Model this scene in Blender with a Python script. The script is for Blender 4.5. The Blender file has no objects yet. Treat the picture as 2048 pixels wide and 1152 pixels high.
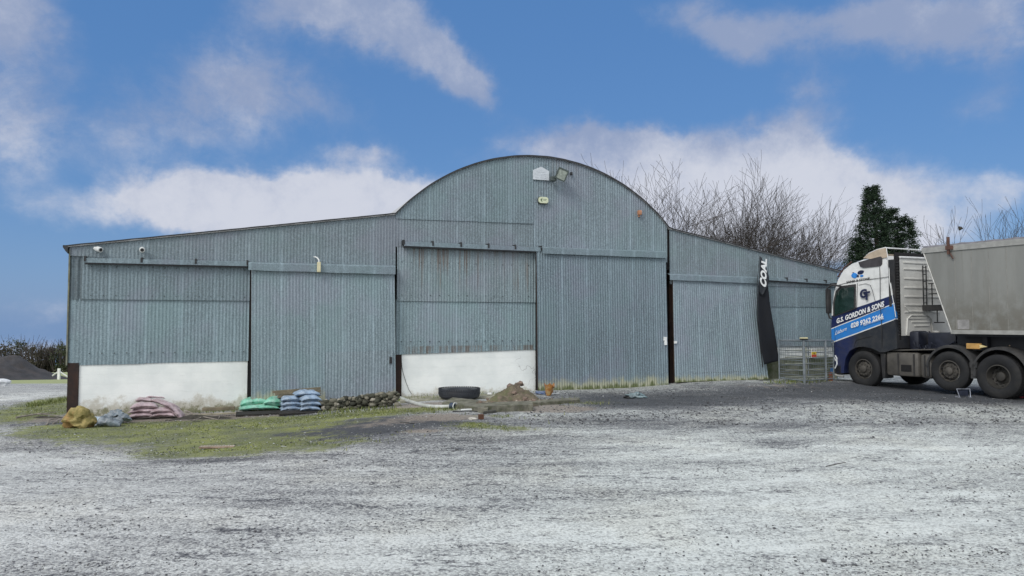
import bpy, bmesh, math, random
from mathutils import Vector, Matrix, noise as mn
R = math.radians
rnd = random.Random(7)
sc = bpy.context.scene
COL = sc.collection

# ------------------------------------------------------------------ camera
EYE = 1.85
FPX = 1479.0                      # focal length in pixels of the 2048 wide photograph
PITCH = math.atan(69 / FPX)
cam_d = bpy.data.cameras.new('camera'); cam = bpy.data.objects.new('camera', cam_d); COL.objects.link(cam)
cam_d.sensor_width = 36.0; cam_d.lens = 36.0 * FPX / 2048; cam_d.clip_end = 6000; cam_d.clip_start = 0.05
cam.location = (0, 0, EYE); cam.rotation_euler = (math.pi / 2 + PITCH, 0, 0)
sc.camera = cam

# ------------------------------------------------------------------ view, sun, sky
sc.view_settings.view_transform = 'Standard'; sc.view_settings.look = 'None'
sc.view_settings.exposure = 0.22; sc.view_settings.gamma = 1.0
SUN_EL, SUN_AZ = R(42), R(215)     # azimuth clockwise from +Y: behind the camera, to its left
sun_d = bpy.data.lights.new('sun', 'SUN'); sun = bpy.data.objects.new('sun', sun_d); COL.objects.link(sun)
sun_d.energy = 1.55; sun_d.angle = R(22); sun_d.color = (1.0, 0.96, 0.9)
sdir = Vector((math.sin(SUN_AZ) * math.cos(SUN_EL), math.cos(SUN_AZ) * math.cos(SUN_EL), math.sin(SUN_EL)))
sun.rotation_euler = sdir.to_track_quat('Z', 'Y').to_euler()

def ray(x, y):
    cx = (x - 1024) / FPX; cy = (576 - y) / FPX
    return Vector((cx, math.cos(PITCH) - cy * math.sin(PITCH), math.sin(PITCH) + cy * math.cos(PITCH)))

class NT:
    """short hand for building node trees"""
    def __init__(s, nt): s.nt = nt
    def n(s, typ, **kw):
        nd = s.nt.nodes.new(typ)
        for k, v in kw.items():
            if k.startswith('_'): nd.inputs[int(k[1:])].default_value = v
            else: setattr(nd, k, v)
        return nd
    def l(s, a, b): s.nt.links.new(a, b)
    def m(s, op, a, b=0.5, c=0.0, clamp=False):
        nd = s.nt.nodes.new('ShaderNodeMath'); nd.operation = op; nd.use_clamp = clamp
        for i, v in enumerate((a, b, c)):
            if isinstance(v, (int, float)): nd.inputs[i].default_value = v
            else: s.l(v, nd.inputs[i])
        return nd.outputs[0]
    def mr(s, v, a, b, c=0.0, d=1.0, smooth=True):
        nd = s.nt.nodes.new('ShaderNodeMapRange'); nd.interpolation_type = 'SMOOTHSTEP' if smooth else 'LINEAR'
        s.l(v, nd.inputs[0])
        for i, q in enumerate((a, b, c, d)): nd.inputs[i + 1].default_value = q
        return nd.outputs[0]
    def mix(s, f, a, b, mode='MIX'):
        nd = s.nt.nodes.new('ShaderNodeMix'); nd.data_type = 'RGBA'; nd.blend_type = mode
        if isinstance(f, (int, float)): nd.inputs[0].default_value = f
        else: s.l(f, nd.inputs[0])
        for i, v in ((6, a), (7, b)):
            if isinstance(v, (tuple, list)): nd.inputs[i].default_value = (*v[:3], 1)
            else: s.l(v, nd.inputs[i])
        return nd.outputs[2]
    def noise(s, vec, scale, detail=3, rough=0.55, dist=0.0, stretch=None, off=0.0):
        if stretch or off:
            mp = s.nt.nodes.new('ShaderNodeMapping'); s.l(vec, mp.inputs[0])
            if stretch: mp.inputs[3].default_value = stretch
            mp.inputs[1].default_value = (off, off * .7, off * 1.3); vec = mp.outputs[0]
        nd = s.nt.nodes.new('ShaderNodeTexNoise'); s.l(vec, nd.inputs['Vector'])
        nd.inputs['Scale'].default_value = scale; nd.inputs['Detail'].default_value = detail
        nd.inputs['Roughness'].default_value = rough; nd.inputs['Distortion'].default_value = dist
        return nd.outputs[0]

world = bpy.data.worlds.new('World'); sc.world = world; world.use_nodes = True
wt = NT(world.node_tree); world.node_tree.nodes.clear()
wo = wt.n('ShaderNodeOutputWorld'); bg = wt.n('ShaderNodeBackground'); bg.inputs[1].default_value = 0.1; wt.l(bg.outputs[0], wo.inputs[0])
sky = wt.n('ShaderNodeTexSky'); sky.sky_type = 'NISHITA'; sky.sun_disc = False
sky.sun_elevation = SUN_EL; sky.sun_rotation = SUN_AZ; sky.air_density = 1.0; sky.dust_density = 0.6; sky.ozone_density = 2.0
tc = wt.n('ShaderNodeTexCoord'); sep = wt.n('ShaderNodeSeparateXYZ'); wt.l(tc.outputs['Generated'], sep.inputs[0])
# clouds: soft banks placed by compass bearing and elevation, broken up by noise
az0 = wt.m('ARCTAN2', sep.outputs[0], sep.outputs[1]); el0 = wt.m('ARCSINE', sep.outputs[2])
dv = tc.outputs['Generated']
w1 = wt.m('SUBTRACT', wt.noise(dv, 3.2, 6, .62), .5); w2 = wt.m('SUBTRACT', wt.noise(dv, 3.2, 6, .62, off=9.0), .5)
w3 = wt.m('SUBTRACT', wt.noise(dv, 11, 5, .6, off=3.0), .5); w4 = wt.m('SUBTRACT', wt.noise(dv, 11, 5, .6, off=5.0), .5)
az = wt.m('ADD', wt.m('ADD', az0, wt.m('MULTIPLY', w1, .09)), wt.m('MULTIPLY', w3, .075))
el = wt.m('ADD', wt.m('ADD', el0, wt.m('MULTIPLY', w2, .085)), wt.m('MULTIPLY', w4, .065))
CLOUDS = [  # photo pixel the bank is seen at, radii in pixels, density, tilt
    (40, 45, 105, 55, 1.0, 0), (30, 255, 90, 75, .62, 0), (230, 300, 60, 40, .25, 0), (350, 240, 130, 66, .48, .1), (550, 200, 130, 66, .52, 0), (450, 130, 90, 50, .3, 0), (600, 15, 95, 45, .85, 0), (720, 40, 90, 40, .75, -.3),
    (850, 80, 95, 48, .75, -.6), (925, 145, 50, 40, .7, -.7), (640, 392, 200, 34, 1.35, .05), (400, 405, 90, 34, 1.2, .1), (580, 440, 270, 34, 1.3, 0), (780, 400, 70, 34, .9, -.4),
    (715, 308, 55, 16, .55, 0), (1190, 290, 170, 26, .8, 0), (1290, 320, 130, 40, .95, -.2), (1500, 400, 230, 62, 1.15, 0), (1660, 390, 110, 50, 1.3, -.5), (1580, 470, 230, 52, 1.2, 0), (1760, 450, 90, 40, 1.0, -.5),
    (1600, 255, 90, 40, .55, .3), (1630, 170, 50, 24, .5, 0), (1420, 60, 100, 36, .7, -.2), (1760, 25, 210, 40, 1.0, 0), (1960, 60, 130, 42, .8, -.1),
    (1985, 205, 80, 36, .42, 0), (2010, 372, 50, 18, .4, 0), (90, 620, 70, 34, .42, 0), (60, 700, 200, 22, .55, 0), (1180, 400, 260, 40, .5, 0)]
dens = None
for (x, y, rx, ry, a, tilt) in CLOUDS:
    d = ray(x, y); A0 = math.atan2(d.x, d.y); E0 = math.asin(d.z / d.length)
    kx = FPX / rx * .9 * (1 + (x - 1024) ** 2 / FPX ** 2) * .98; ky = FPX / ry * .88
    da = wt.m('SUBTRACT', az, A0); de = wt.m('SUBTRACT', el, E0)
    if tilt: de = wt.m('ADD', de, wt.m('MULTIPLY', da, -tilt))
    q = wt.m('ADD', wt.m('POWER', wt.m('ABSOLUTE', wt.m('MULTIPLY', da, kx)), 2), wt.m('POWER', wt.m('ABSOLUTE', wt.m('MULTIPLY', de, ky)), 2))
    g = wt.m('MULTIPLY', wt.m('EXPONENT', wt.m('MULTIPLY', q, -.8)), a)
    dens = g if dens is None else wt.m('ADD', dens, g)
fine = wt.noise(dv, 8, 10, .66, dist=.25, off=2.0, stretch=(1, 1, 1.5)); puff = wt.noise(dv, 26, 8, .62, dist=.4, off=12.0)
brk = wt.m('ADD', wt.m('MULTIPLY', wt.m('SUBTRACT', fine, .5), 1.7), wt.m('MULTIPLY', wt.m('SUBTRACT', puff, .5), .7))
cover = wt.m('ADD', wt.m('MULTIPLY', dens, 1.1), wt.m('MULTIPLY', brk, wt.mr(dens, .05, .7, .35, 1)))
cover = wt.m('SUBTRACT', cover, wt.m('MULTIPLY', wt.m('SUBTRACT', 1.0, wt.m('MINIMUM', dens, 1.0)), .05))
front_f = wt.mr(cover, .12, 1.05)
# overcast overhead and behind
zen = wt.mr(el0, R(27), R(50)); beh = wt.mr(wt.m('ABSOLUTE', az0), R(48), R(85))
oc = wt.m('MULTIPLY', wt.m('MAXIMUM', zen, beh), wt.mr(wt.noise(dv, 2.6, 5, .6, off=4.0), .25, .55, .45, 1.0))
cf = wt.m('MULTIPLY', wt.m('MAXIMUM', front_f, oc), .94)
hs = wt.n('ShaderNodeHueSaturation'); hs.inputs['Saturation'].default_value = 1.12; hs.inputs['Value'].default_value = 1.0; wt.l(sky.outputs[0], hs.inputs['Color'])
blue = wt.mix(.72, hs.outputs[0], (0.72, 1.93, 4.5))
haze_low = wt.mr(el0, R(-3), R(14), 1, 0)
blue = wt.mix(wt.m('MULTIPLY', haze_low, .35), blue, (1.8, 3.0, 5.2))
cshade = wt.mr(wt.m('ADD', wt.m('ADD', wt.noise(dv, 8, 8, .7, off=7.0), wt.m('MULTIPLY', dens, .05)), wt.mr(el0, R(9), R(17), .42, 0)), .50, 1.05)
ccol = wt.mix(cshade, (2.5, 3.1, 4.6), (5.6, 5.8, 6.5))
ccol = wt.mix(wt.m('MAXIMUM', zen, beh), ccol, (9.6, 9.8, 10.0))
wt.l(wt.mix(cf, blue, ccol), bg.inputs[0])

# ------------------------------------------------------------------ terrain height and pixel-to-place helpers
A20 = R(20.0)
FS = Vector((math.cos(A20), math.sin(A20), 0)); FN = Vector((math.sin(A20), -math.cos(A20), 0))
FO = Vector((-9.81, 16.51, 0))
def ss(a, b, x):
    t = max(0.0, min(1.0, (x - a) / (b - a))); return t * t * (3 - 2 * t)
def H(x, y):
    z = -0.25 * ss(-1.2, -6.0, x) * ss(7, 13, y)
    if y > 22 and x < -6: z -= 0.06 * (y - 22) * ss(-6, -11, x)
    if y > 32: z -= 0.06 * (y - 32) * (1 - ss(-6, -11, x))
    s = (x + 9.81) * FS.x + (y - 16.51) * FS.y; d = (x + 9.81) * FN.x + (y - 16.51) * FN.y
    z += .11 * ss(3.2, 1.5, d) * ss(13.5, 17, s) * ss(22.5, 20.5, s)
    return z
def G(px, py):
    """the point of the ground seen at a pixel of the photograph"""
    d = ray(px, py); z = 0.0
    for _ in range(25):
        k = (z - EYE) / d.z; z = .5 * z + .5 * H(k * d.x, k * d.y)
    k = (z - EYE) / d.z
    return Vector((k * d.x, k * d.y, H(k * d.x, k * d.y)))
def onplane(px, py, o, a, b, off):
    d = ray(px, py); ox = o.x + b.x * off; oy = o.y + b.y * off
    det = -d.x * a.y + a.x * d.y
    k = (-ox * a.y + a.x * oy) / det
    return ((k * d.x - ox) * a.x + (k * d.y - oy) * a.y, EYE + k * d.z)
def F(px, py, off=0.0):           # facade plane: (along, height)
    return onplane(px, py, FO, FS, FN, off)
B63 = R(-63.2)
TA = Vector((math.cos(B63), math.sin(B63), 0)); TB = Vector((-TA.y, TA.x, 0)); TO = Vector((10.1, 21.3, 0))
def T(px, py, off=0.0):           # near side plane of the lorry: (back along it, height)
    return onplane(px, py, TO, TA, TB, off)
def at(px, py, Y):                # a point at a given distance
    d = ray(px, py); k = Y / d.y; return Vector((k * d.x, Y, EYE + k * d.z))

# ------------------------------------------------------------------ mesh helpers
class MB:
    def __init__(s): s.v = []; s.f = []; s.attr = []
    def add(s, vs, fs, M=None):
        o = len(s.v)
        for p in vs:
            p = Vector(p); s.v.append(M @ p if M else p)
        for f in fs: s.f.append([i + o for i in f])
        return o
    def box(s, x0, x1, y0, y1, z0, z1, M=None):
        vs = [(x0, y0, z0), (x1, y0, z0), (x1, y1, z0), (x0, y1, z0), (x0, y0, z1), (x1, y0, z1), (x1, y1, z1), (x0, y1, z1)]
        s.add(vs, [(0, 3, 2, 1), (4, 5, 6, 7), (0, 1, 5, 4), (1, 2, 6, 5), (2, 3, 7, 6), (3, 0, 4, 7)], M); return s
    def cbox(s, x0, x1, y0, y1, z0, z1, c, M=None):
        """box with chamfered edges"""
        vs = []; fs = []
        xs = (x0, x1); ys = (y0, y1); zs = (z0, z1)
        bm = bmesh.new(); r = bmesh.ops.create_cube(bm, size=1)
        for v in bm.verts: v.co = Vector((xs[v.co.x > 0], ys[v.co.y > 0], zs[v.co.z > 0]))
        bmesh.ops.bevel(bm, geom=bm.edges[:] + bm.verts[:], offset=c, segments=2, affect='EDGES', profile=.5)
        bm.verts.index_update()
        s.add([v.co.copy() for v in bm.verts], [[v.index for v in f.verts] for f in bm.faces], M); bm.free(); return s
    def tube(s, pts, r, n=6, M=None, cap=True):
        pts = [Vector(p) for p in pts]; rs = r if isinstance(r, (list, tuple)) else [r] * len(pts)
        vs = []; fs = []; up = None
        for i, p in enumerate(pts):
            t = (pts[min(i + 1, len(pts) - 1)] - pts[max(i - 1, 0)])
            if t.length < 1e-9: t = Vector((0, 0, 1))
            t.normalize()
            if up is None:
                up = Vector((0, 0, 1)) if abs(t.z) < .9 else Vector((1, 0, 0))
            a = up - t * up.dot(t)
            if a.length < 1e-6: a = t.orthogonal()
            a.normalize(); b = t.cross(a); up = a
            for k in range(n):
                th = 2 * math.pi * k / n; vs.append(p + (a * math.cos(th) + b * math.sin(th)) * rs[i])
        for i in range(len(pts) - 1):
            for k in range(n):
                k2 = (k + 1) % n; fs.append((i * n + k, i * n + k2, (i + 1) * n + k2, (i + 1) * n + k))
        if cap and n > 2: fs.append(tuple(range(n - 1, -1, -1))); fs.append(tuple(range((len(pts) - 1) * n, len(pts) * n)))
        s.add(vs, fs, M); return s
    def prism(s, poly, y0, y1, M=None):
        """polygon in x,z extruded from y0 to y1"""
        n = len(poly); vs = [(p[0], y0, p[1]) for p in poly] + [(p[0], y1, p[1]) for p in poly]
        fs = [tuple(range(n)), tuple(range(2 * n - 1, n - 1, -1))] + [(i, i + n, (i + 1) % n + n, (i + 1) % n) for i in range(n)]
        s.add(vs, fs, M); return s
    def lathe(s, prof, n=32, M=None, closed=False):
        """profile (radius, y) turned about the y axis"""
        vs = []; fs = []; m = len(prof)
        for k in range(n):
            th = 2 * math.pi * k / n
            for (r, y) in prof: vs.append((r * math.cos(th), y, r * math.sin(th)))
        for k in range(n):
            k2 = (k + 1) % n
            for i in range(m if closed else m - 1):
                j = (i + 1) % m; fs.append((k * m + i, k2 * m + i, k2 * m + j, k * m + j))
        s.add(vs, fs, M); return s
    def blob(s, c, r, seed=0, rough=.3, sub=2, M=None, sc_=(1, 1, 1), freq=1.3):
        bm = bmesh.new(); bmesh.ops.create_icosphere(bm, subdivisions=sub, radius=1)
        o = Vector((seed * 3.7, seed * 1.9, seed * .77)); vs = []
        for v in bm.verts:
            d = v.co.normalized(); k = 1 + rough * mn.noise(d * freq + o) * 1.6 + rough * .35 * mn.noise(d * freq * 3 + o)
            vs.append(Vector(c) + Vector((d.x * r * k * sc_[0], d.y * r * k * sc_[1], d.z * r * k * sc_[2])))
        bm.verts.index_update()
        s.add(vs, [[v.index for v in f.verts] for f in bm.faces], M); bm.free(); return s

def obj(name, mb, mat, parent=None, smooth=False, fix=True):
    me = bpy.data.meshes.new(name); me.from_pydata([tuple(v) for v in mb.v], [], mb.f)
    if mat: me.materials.append(mat)
    if fix:
        bm = bmesh.new(); bm.from_mesh(me); bmesh.ops.recalc_face_normals(bm, faces=bm.faces); bm.to_mesh(me); bm.free()
    if smooth:
        me.polygons.foreach_set('use_smooth', [True] * len(me.polygons))
        if smooth != 'all': 
            try: me.set_sharp_from_angle(angle=R(38))
            except Exception: pass
    me.update()
    o = bpy.data.objects.new(name, me); COL.objects.link(o)
    if parent: o.parent = parent
    return o
def tag(o, label, cat, group=None):
    o['label'] = label; o['category'] = cat
    if group: o['group'] = group
    return o
def thing(name, label, cat, loc=(0, 0, 0), rz=0.0, group=None):
    o = bpy.data.objects.new(name, None); COL.objects.link(o); o.location = loc; o.rotation_euler = (0, 0, rz)
    o.empty_display_size = .2
    return tag(o, label, cat, group)
def kind(o, k): o['kind'] = k; return o

# ------------------------------------------------------------------ materials
_M = {}
def bsdf(name):
    m = bpy.data.materials.new(name); m.use_nodes = True; nt = m.node_tree
    b = nt.nodes['Principled BSDF']; return m, NT(nt), b
def plain(name, col, rough=.7, metal=0.0, var=.25, scale=6.0, bump=.0, dirt=None, dirt_amt=.4, spec=.5, bscale=40, coat=0):
    """painted, woven or moulded surface with uneven tone and optional grime"""
    if name in _M: return _M[name]
    m, t, b = bsdf(name); tcn = t.n('ShaderNodeTexCoord'); v = tcn.outputs['Object']
    n1 = t.noise(v, scale, 5, .6)
    c = t.mix(t.mr(n1, .3, .72), [x * (1 - var) for x in col], [min(1, x * (1 + var)) for x in col])
    n2 = t.noise(v, scale * 7, 4, .65, off=3.1)
    c = t.mix(t.m('MULTIPLY', t.mr(n2, .4, .7), var * .8), c, [x * .6 for x in col])
    if dirt: c = t.mix(t.m('MULTIPLY', t.mr(t.noise(v, scale * .6, 6, .7, off=6.0), .42, .68), dirt_amt), c, dirt)
    t.l(c, b.inputs['Base Color']); b.inputs['Metallic'].default_value = metal; b.inputs['Specular IOR Level'].default_value = spec
    t.l(t.mr(n1, .3, .7, max(0, rough - .08), min(1, rough + .1)), b.inputs['Roughness'])
    if coat: b.inputs['Coat Weight'].default_value = coat; b.inputs['Coat Roughness'].default_value = .1
    if bump:
        bp = t.n('ShaderNodeBump'); bp.inputs['Strength'].default_value = bump; bp.inputs['Distance'].default_value = .02
        t.l(t.noise(v, bscale, 5, .65), bp.inputs['Height']); t.l(bp.outputs[0], b.inputs['Normal'])
    _M[name] = m; return m

def galv(name, base=(.27, .335, .36), rust=None, moss=None, dark=1.0, streak=.45):
    """weathered galvanised sheet in the barn's own coordinates. rust: (z top of streaks, length, s0, s1); moss: (z level, height)"""
    if name in _M: return _M[name]
    m, t, b = bsdf(name); tcn = t.n('ShaderNodeTexCoord'); v = tcn.outputs['Object']
    sp = t.n('ShaderNodeSeparateXYZ'); t.l(v, sp.inputs[0])
    base = [base[0] * dark * .735, base[1] * dark * .775, base[2] * dark * .81]
    big = t.noise(v, .55, 4, .6)
    c = t.mix(t.mr(big, .3, .7), [x * .84 for x in base], [base[0] * 1.12, base[1] * 1.13, base[2] * 1.12])
    # each sheet a little different, its side laps paler
    sh = t.m('DIVIDE', sp.outputs[0], .74); fl = t.m('FLOOR', sh); fr = t.m('FRACT', sh)
    wn = t.n('ShaderNodeTexWhiteNoise'); wn.noise_dimensions = '1D'; t.l(fl, wn.inputs['W'])
    c = t.mix(t.m('MULTIPLY', wn.outputs[0], .55), c, [x * .78 for x in base])
    lap = t.mr(t.m('ABSOLUTE', t.m('SUBTRACT', fr, .5)), .42, .49)
    c = t.mix(t.m('MULTIPLY', lap, t.mr(t.noise(v, 2.0, 3, off=8.0), .3, .6, .15, .8)), c, [min(1, x * 1.6) for x in base])
    # vertical streaks and zinc mottling
    stn = t.noise(v, 1.0, 6, .7, stretch=(16, 1, .55))
    c = t.mix(t.mr(stn, .36, .68, 0, streak), c, [x * .55 for x in base])
    st2 = t.noise(v, 1.0, 5, .7, stretch=(26, 1, 1.2), off=5.0)
    c = t.mix(t.mr(st2, .50, .68, 0, .45), c, [min(1, x * 1.55) for x in base])
    mot = t.noise(v, 26, 4, .72)
    c = t.mix(t.mr(mot, .44, .62, 0, .68), c, [x * 1.5 for x in base])
    mm = t.noise(v, 9, 5, .75, off=19.0)
    c = t.mix(t.mr(mm, .36, .64, 0, .42), [x * .72 for x in base], c)  if False else t.mix(t.mr(mm, .5, .68, 0, .4), c, [x * .66 for x in base])
    mot2 = t.noise(v, 38, 3, .7, off=2.0)
    c = t.mix(t.mr(mot2, .5, .66, 0, .6), c, [x * .52 for x in base])
    pk = t.noise(v, .8, 4, .6, off=11.0)
    c = t.mix(t.mr(pk, .48, .66, 0, .35), c, (base[0] * 1.2, base[1] * .95, base[2] * 1.08))
    c = t.mix(t.mr(t.noise(v, .7, 4, .6, off=15.0), .5, .68, 0, .3), c, (base[0] * .92, base[1] * 1.08, base[2] * .98))
    if rust:
        zt, ln, s0, s1, amt = rust
        rn = t.noise(v, 1.0, 4, .65, stretch=(11, 1, .25), off=1.0)
        fade = t.mr(t.m('SUBTRACT', zt, sp.outputs[2]), 0, ln, 1, 0, smooth=False)
        thr = t.m('ADD', rn, t.m('MULTIPLY', fade, .16))
        msk = t.mr(thr, .57, .74, 0, amt)
        msk = t.m('MULTIPLY', msk, t.mr(t.m('SUBTRACT', zt, sp.outputs[2]), -.02, .02))
        msk = t.m('MULTIPLY', msk, t.m('MULTIPLY', t.mr(sp.outputs[0], s0, s0 + .4), t.mr(sp.outputs[0], s1 - .4, s1, 1, 0)))
        msk = t.m('MULTIPLY', msk, t.mr(fade, 0, .35)); msk = t.m('MULTIPLY', msk, t.mr(t.noise(v, .9, 2, off=21.0), .38, .58, .25, 1))
        c = t.mix(msk, c, t.mix(t.noise(v, 9, 3), (.075, .05, .045), (.20, .15, .11)))
    if moss:
        z0, hh = moss
        k = t.mr(sp.outputs[2], z0, z0 + hh, 1, 0)
        mnn = t.noise(v, 1.0, 5, .7, stretch=(5, 1, 2.5), off=7.0)
        c = t.mix(t.m('MULTIPLY', t.mr(t.m('ADD', mnn, t.m('MULTIPLY', k, .5)), .62, .98), t.mr(k, 0, .5)), c, (.36, .37, .27))
        gm = t.mr(t.m('ADD', t.noise(v, 1.0, 5, .7, stretch=(7, 1, 1.6), off=17.0), t.m('MULTIPLY', t.mr(sp.outputs[2], z0, z0 + hh * .55, 1, 0), .38)), .66, .84)
        gm = t.m('MULTIPLY', gm, t.mr(k, 0.2, .6))
        c = t.mix(t.m('MULTIPLY', gm, .85), c, (.075, .10, .022))
    t.l(c, b.inputs['Base Color']); b.inputs['Metallic'].default_value = .18
    t.l(t.mr(mot, .3, .7, .5, .72), b.inputs['Roughness'])
    bp = t.n('ShaderNodeBump'); bp.inputs['Strength'].default_value = .25; bp.inputs['Distance'].default_value = .004
    t.l(mot, bp.inputs['Height']); t.l(bp.outputs[0], b.inputs['Normal'])
    _M[name] = m; return m

def whitewall():
    if 'whitewash' in _M: return _M['whitewash']
    m, t, b = bsdf('whitewash'); tcn = t.n('ShaderNodeTexCoord'); v = tcn.outputs['Object']
    sp = t.n('ShaderNodeSeparateXYZ'); t.l(v, sp.inputs[0])
    c = t.mix(t.mr(t.noise(v, 1.6, 5), .3, .7), (.74, .78, .77), (.86, .89, .87))
    c = t.mix(t.mr(t.noise(v, 1, 5, .7, stretch=(2.5, 1, 14)), .55, .75, 0, .35), c, (.55, .58, .57))
    # bare render and algae splashed up from the ground
    gl = t.mr(sp.outputs[2], -.25, .42, 1, 0)
    low = t.m('ADD', t.noise(v, 3.2, 7, .72), t.m('MULTIPLY', gl, .42))
    c = t.mix(t.m('MULTIPLY', t.mr(low, .64, .88), .75), c, (.42, .39, .31))
    low2 = t.m('ADD', t.noise(v, 7, 6, .75, off=4.0), t.m('MULTIPLY', t.mr(sp.outputs[2], -.3, .22, 1, 0), .42))
    c = t.mix(t.m('MULTIPLY', t.mr(low2, .72, .90), .85), c, (.16, .16, .08))
    # block courses
    br = t.n('ShaderNodeTexBrick'); br.inputs['Scale'].default_value = 1; br.inputs['Mortar Size'].default_value = .006
    br.inputs['Brick Width'].default_value = .45; br.inputs['Row Height'].default_value = .225; br.offset = .5
    cb = t.n('ShaderNodeCombineXYZ'); t.l(sp.outputs[0], cb.inputs[0]); t.l(sp.outputs[2], cb.inputs[1]); t.l(cb.outputs[0], br.inputs['Vector'])
    ck = t.n('ShaderNodeTexVoronoi'); ck.feature = 'DISTANCE_TO_EDGE'; ck.inputs['Scale'].default_value = 1.1
    nv = t.n('ShaderNodeVectorMath', operation='ADD'); t.l(v, nv.inputs[0])
    nz = t.n('ShaderNodeTexNoise'); nz.inputs['Scale'].default_value = 3; t.l(v, nz.inputs['Vector']); t.l(nz.outputs['Color'], nv.inputs[1])
    t.l(nv.outputs[0], ck.inputs['Vector'])
    crack = t.m('MULTIPLY', t.mr(ck.outputs['Distance'], .003, .011, 1, 0), t.m('MULTIPLY', t.mr(sp.outputs[0], 10.2, 10.7), t.mr(t.noise(v, 2.5, 2, off=2.0), .42, .6)))
    c = t.mix(t.m('MULTIPLY', crack, .8), c, (.12, .11, .10))
    t.l(c, b.inputs['Base Color']); b.inputs['Roughness'].default_value = .85
    bp = t.n('ShaderNodeBump'); bp.inputs['Strength'].default_value = .5; bp.inputs['Distance'].default_value = .01
    hgt = t.m('ADD', t.m('MULTIPLY', t.noise(v, 30, 6, .7), .8), t.m('MULTIPLY', br.outputs['Fac'], -.45))
    t.l(hgt, bp.inputs['Height']); t.l(bp.outputs[0], b.inputs['Normal'])
    _M['whitewash'] = m; return m

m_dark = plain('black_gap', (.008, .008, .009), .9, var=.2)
m_rust = plain('rusty_brown_steel', (.022, .012, .010), .8, var=.4, scale=5, dirt=(.06, .028, .015), dirt_amt=.5, bump=.3)
m_fascia = plain('dark_roof_edge', (.03, .032, .035), .7, var=.4, scale=3)
m_roof = plain('pale_roof_sheet', (.42, .42, .42), .7, var=.15, scale=2)
m_white_pl = plain('white_plastic', (.62, .64, .63), .45, var=.08)
m_cream = plain('cream_plastic', (.62, .58, .38), .5, var=.1)
m_blackpl = plain('black_plastic', (.015, .016, .018), .5, var=.2)

# ------------------------------------------------------------------ the ground
def smask(px, py, rx, ry, w=1.0):
    c = G(px, py); k = FPX / c.y; ym = c.y * c.y / ((EYE - c.z) * FPX)
    return (c.x, c.y, rx / k, ry * ym, w)
MOSS = [smask(*a) for a in [(112, 800, 40, 12, .9), (92, 822, 55, 14, .9), (560, 838, 130, 7, .9), (250, 854, 150, 8, .8), (430, 850, 160, 9, .9), (150, 862, 130, 14), (330, 872, 190, 20), (480, 892, 170, 20), (420, 905, 130, 14), (560, 856, 160, 10), (680, 832, 110, 6), (640, 895, 60, 12, .6),
        (945, 850, 55, 7, .9), (1035, 858, 50, 6, .8), (800, 824, 110, 7, .8), (880, 816, 70, 5, .6), (90, 812, 60, 20, .9), (60, 835, 50, 14, .8), (1000, 832, 60, 4, .5), (760, 880, 90, 16, .25), (1170, 805, 70, 4, .6)]]
DARK = [smask(*a) for a in [(330, 868, 250, 22, .6), (520, 885, 160, 18, .6), (1860, 782, 260, 12, 1.0), (1980, 795, 160, 12, 1.0), (700, 862, 160, 16, .8), (850, 845, 120, 10, .6), (300, 840, 220, 8, .8), (900, 895, 300, 12, .25), (1330, 804, 230, 15, .6), (1560, 790, 260, 12, .5), (1800, 786, 280, 12, .8), (1160, 842, 190, 10, .45), (920, 876, 190, 9, .45), (720, 846, 130, 14, .75), (620, 870, 150, 12, .4),  # the lorry-side entries paint the shade beneath it into the gravel colour
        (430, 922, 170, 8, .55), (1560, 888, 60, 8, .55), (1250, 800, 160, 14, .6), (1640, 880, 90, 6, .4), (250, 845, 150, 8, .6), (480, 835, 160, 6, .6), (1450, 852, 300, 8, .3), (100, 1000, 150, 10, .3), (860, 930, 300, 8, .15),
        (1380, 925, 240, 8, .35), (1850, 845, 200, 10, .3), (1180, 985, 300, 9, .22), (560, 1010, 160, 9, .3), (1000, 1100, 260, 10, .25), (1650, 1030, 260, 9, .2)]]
EARTH = [smask(*a) for a in [(840, 812, 70, 7, .8), (930, 812, 80, 6, .7), (760, 826, 90, 6, .6), (90, 820, 60, 22, .8), (230, 838, 160, 8, .9), (440, 834, 120, 7, .9), (740, 850, 110, 10, .5), (890, 834, 90, 7, 1.0), (1110, 818, 90, 7, .9), (845, 862, 42, 4, .9), (1290, 778, 130, 4, .35), (400, 832, 110, 6, .7), (100, 838, 60, 6, .6), (1000, 812, 130, 8, .7), (1560, 772, 130, 4, .4), (660, 880, 90, 7, .3)]]
PALE = [smask(*a) for a in [(60, 1010, 330, 70, .9), (1650, 1010, 420, 90, .9), (1500, 900, 330, 30, .7), (1180, 1080, 500, 60, .75), (1900, 900, 260, 30, .5), (840, 863, 26, 3.4, 1.0), (80, 790, 90, 12, .7), (20, 930, 220, 30, .8), (600, 1110, 330, 40, .5)]]
def mval(L, x, y):
    v = 0.0
    for (cx, cy, rx, ry, w) in L:
        q = ((x - cx) / rx) ** 2 + ((y - cy) / ry) ** 2
        if q < 6: v += w * math.exp(-q * .9)
    return min(1.0, v)
def axis(fine0, fine1, step, far0, far1):
    a = []; v = fine0
    while v <= fine1: a.append(v); v += step
    g = step; v = a[-1]
    while v < far1: g *= 1.35; v += g; a.append(v)
    g = step; v = a[0]; b = []
    while v > far0: g *= 1.35; v -= g; b.append(v)
    return b[::-1] + a
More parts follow.
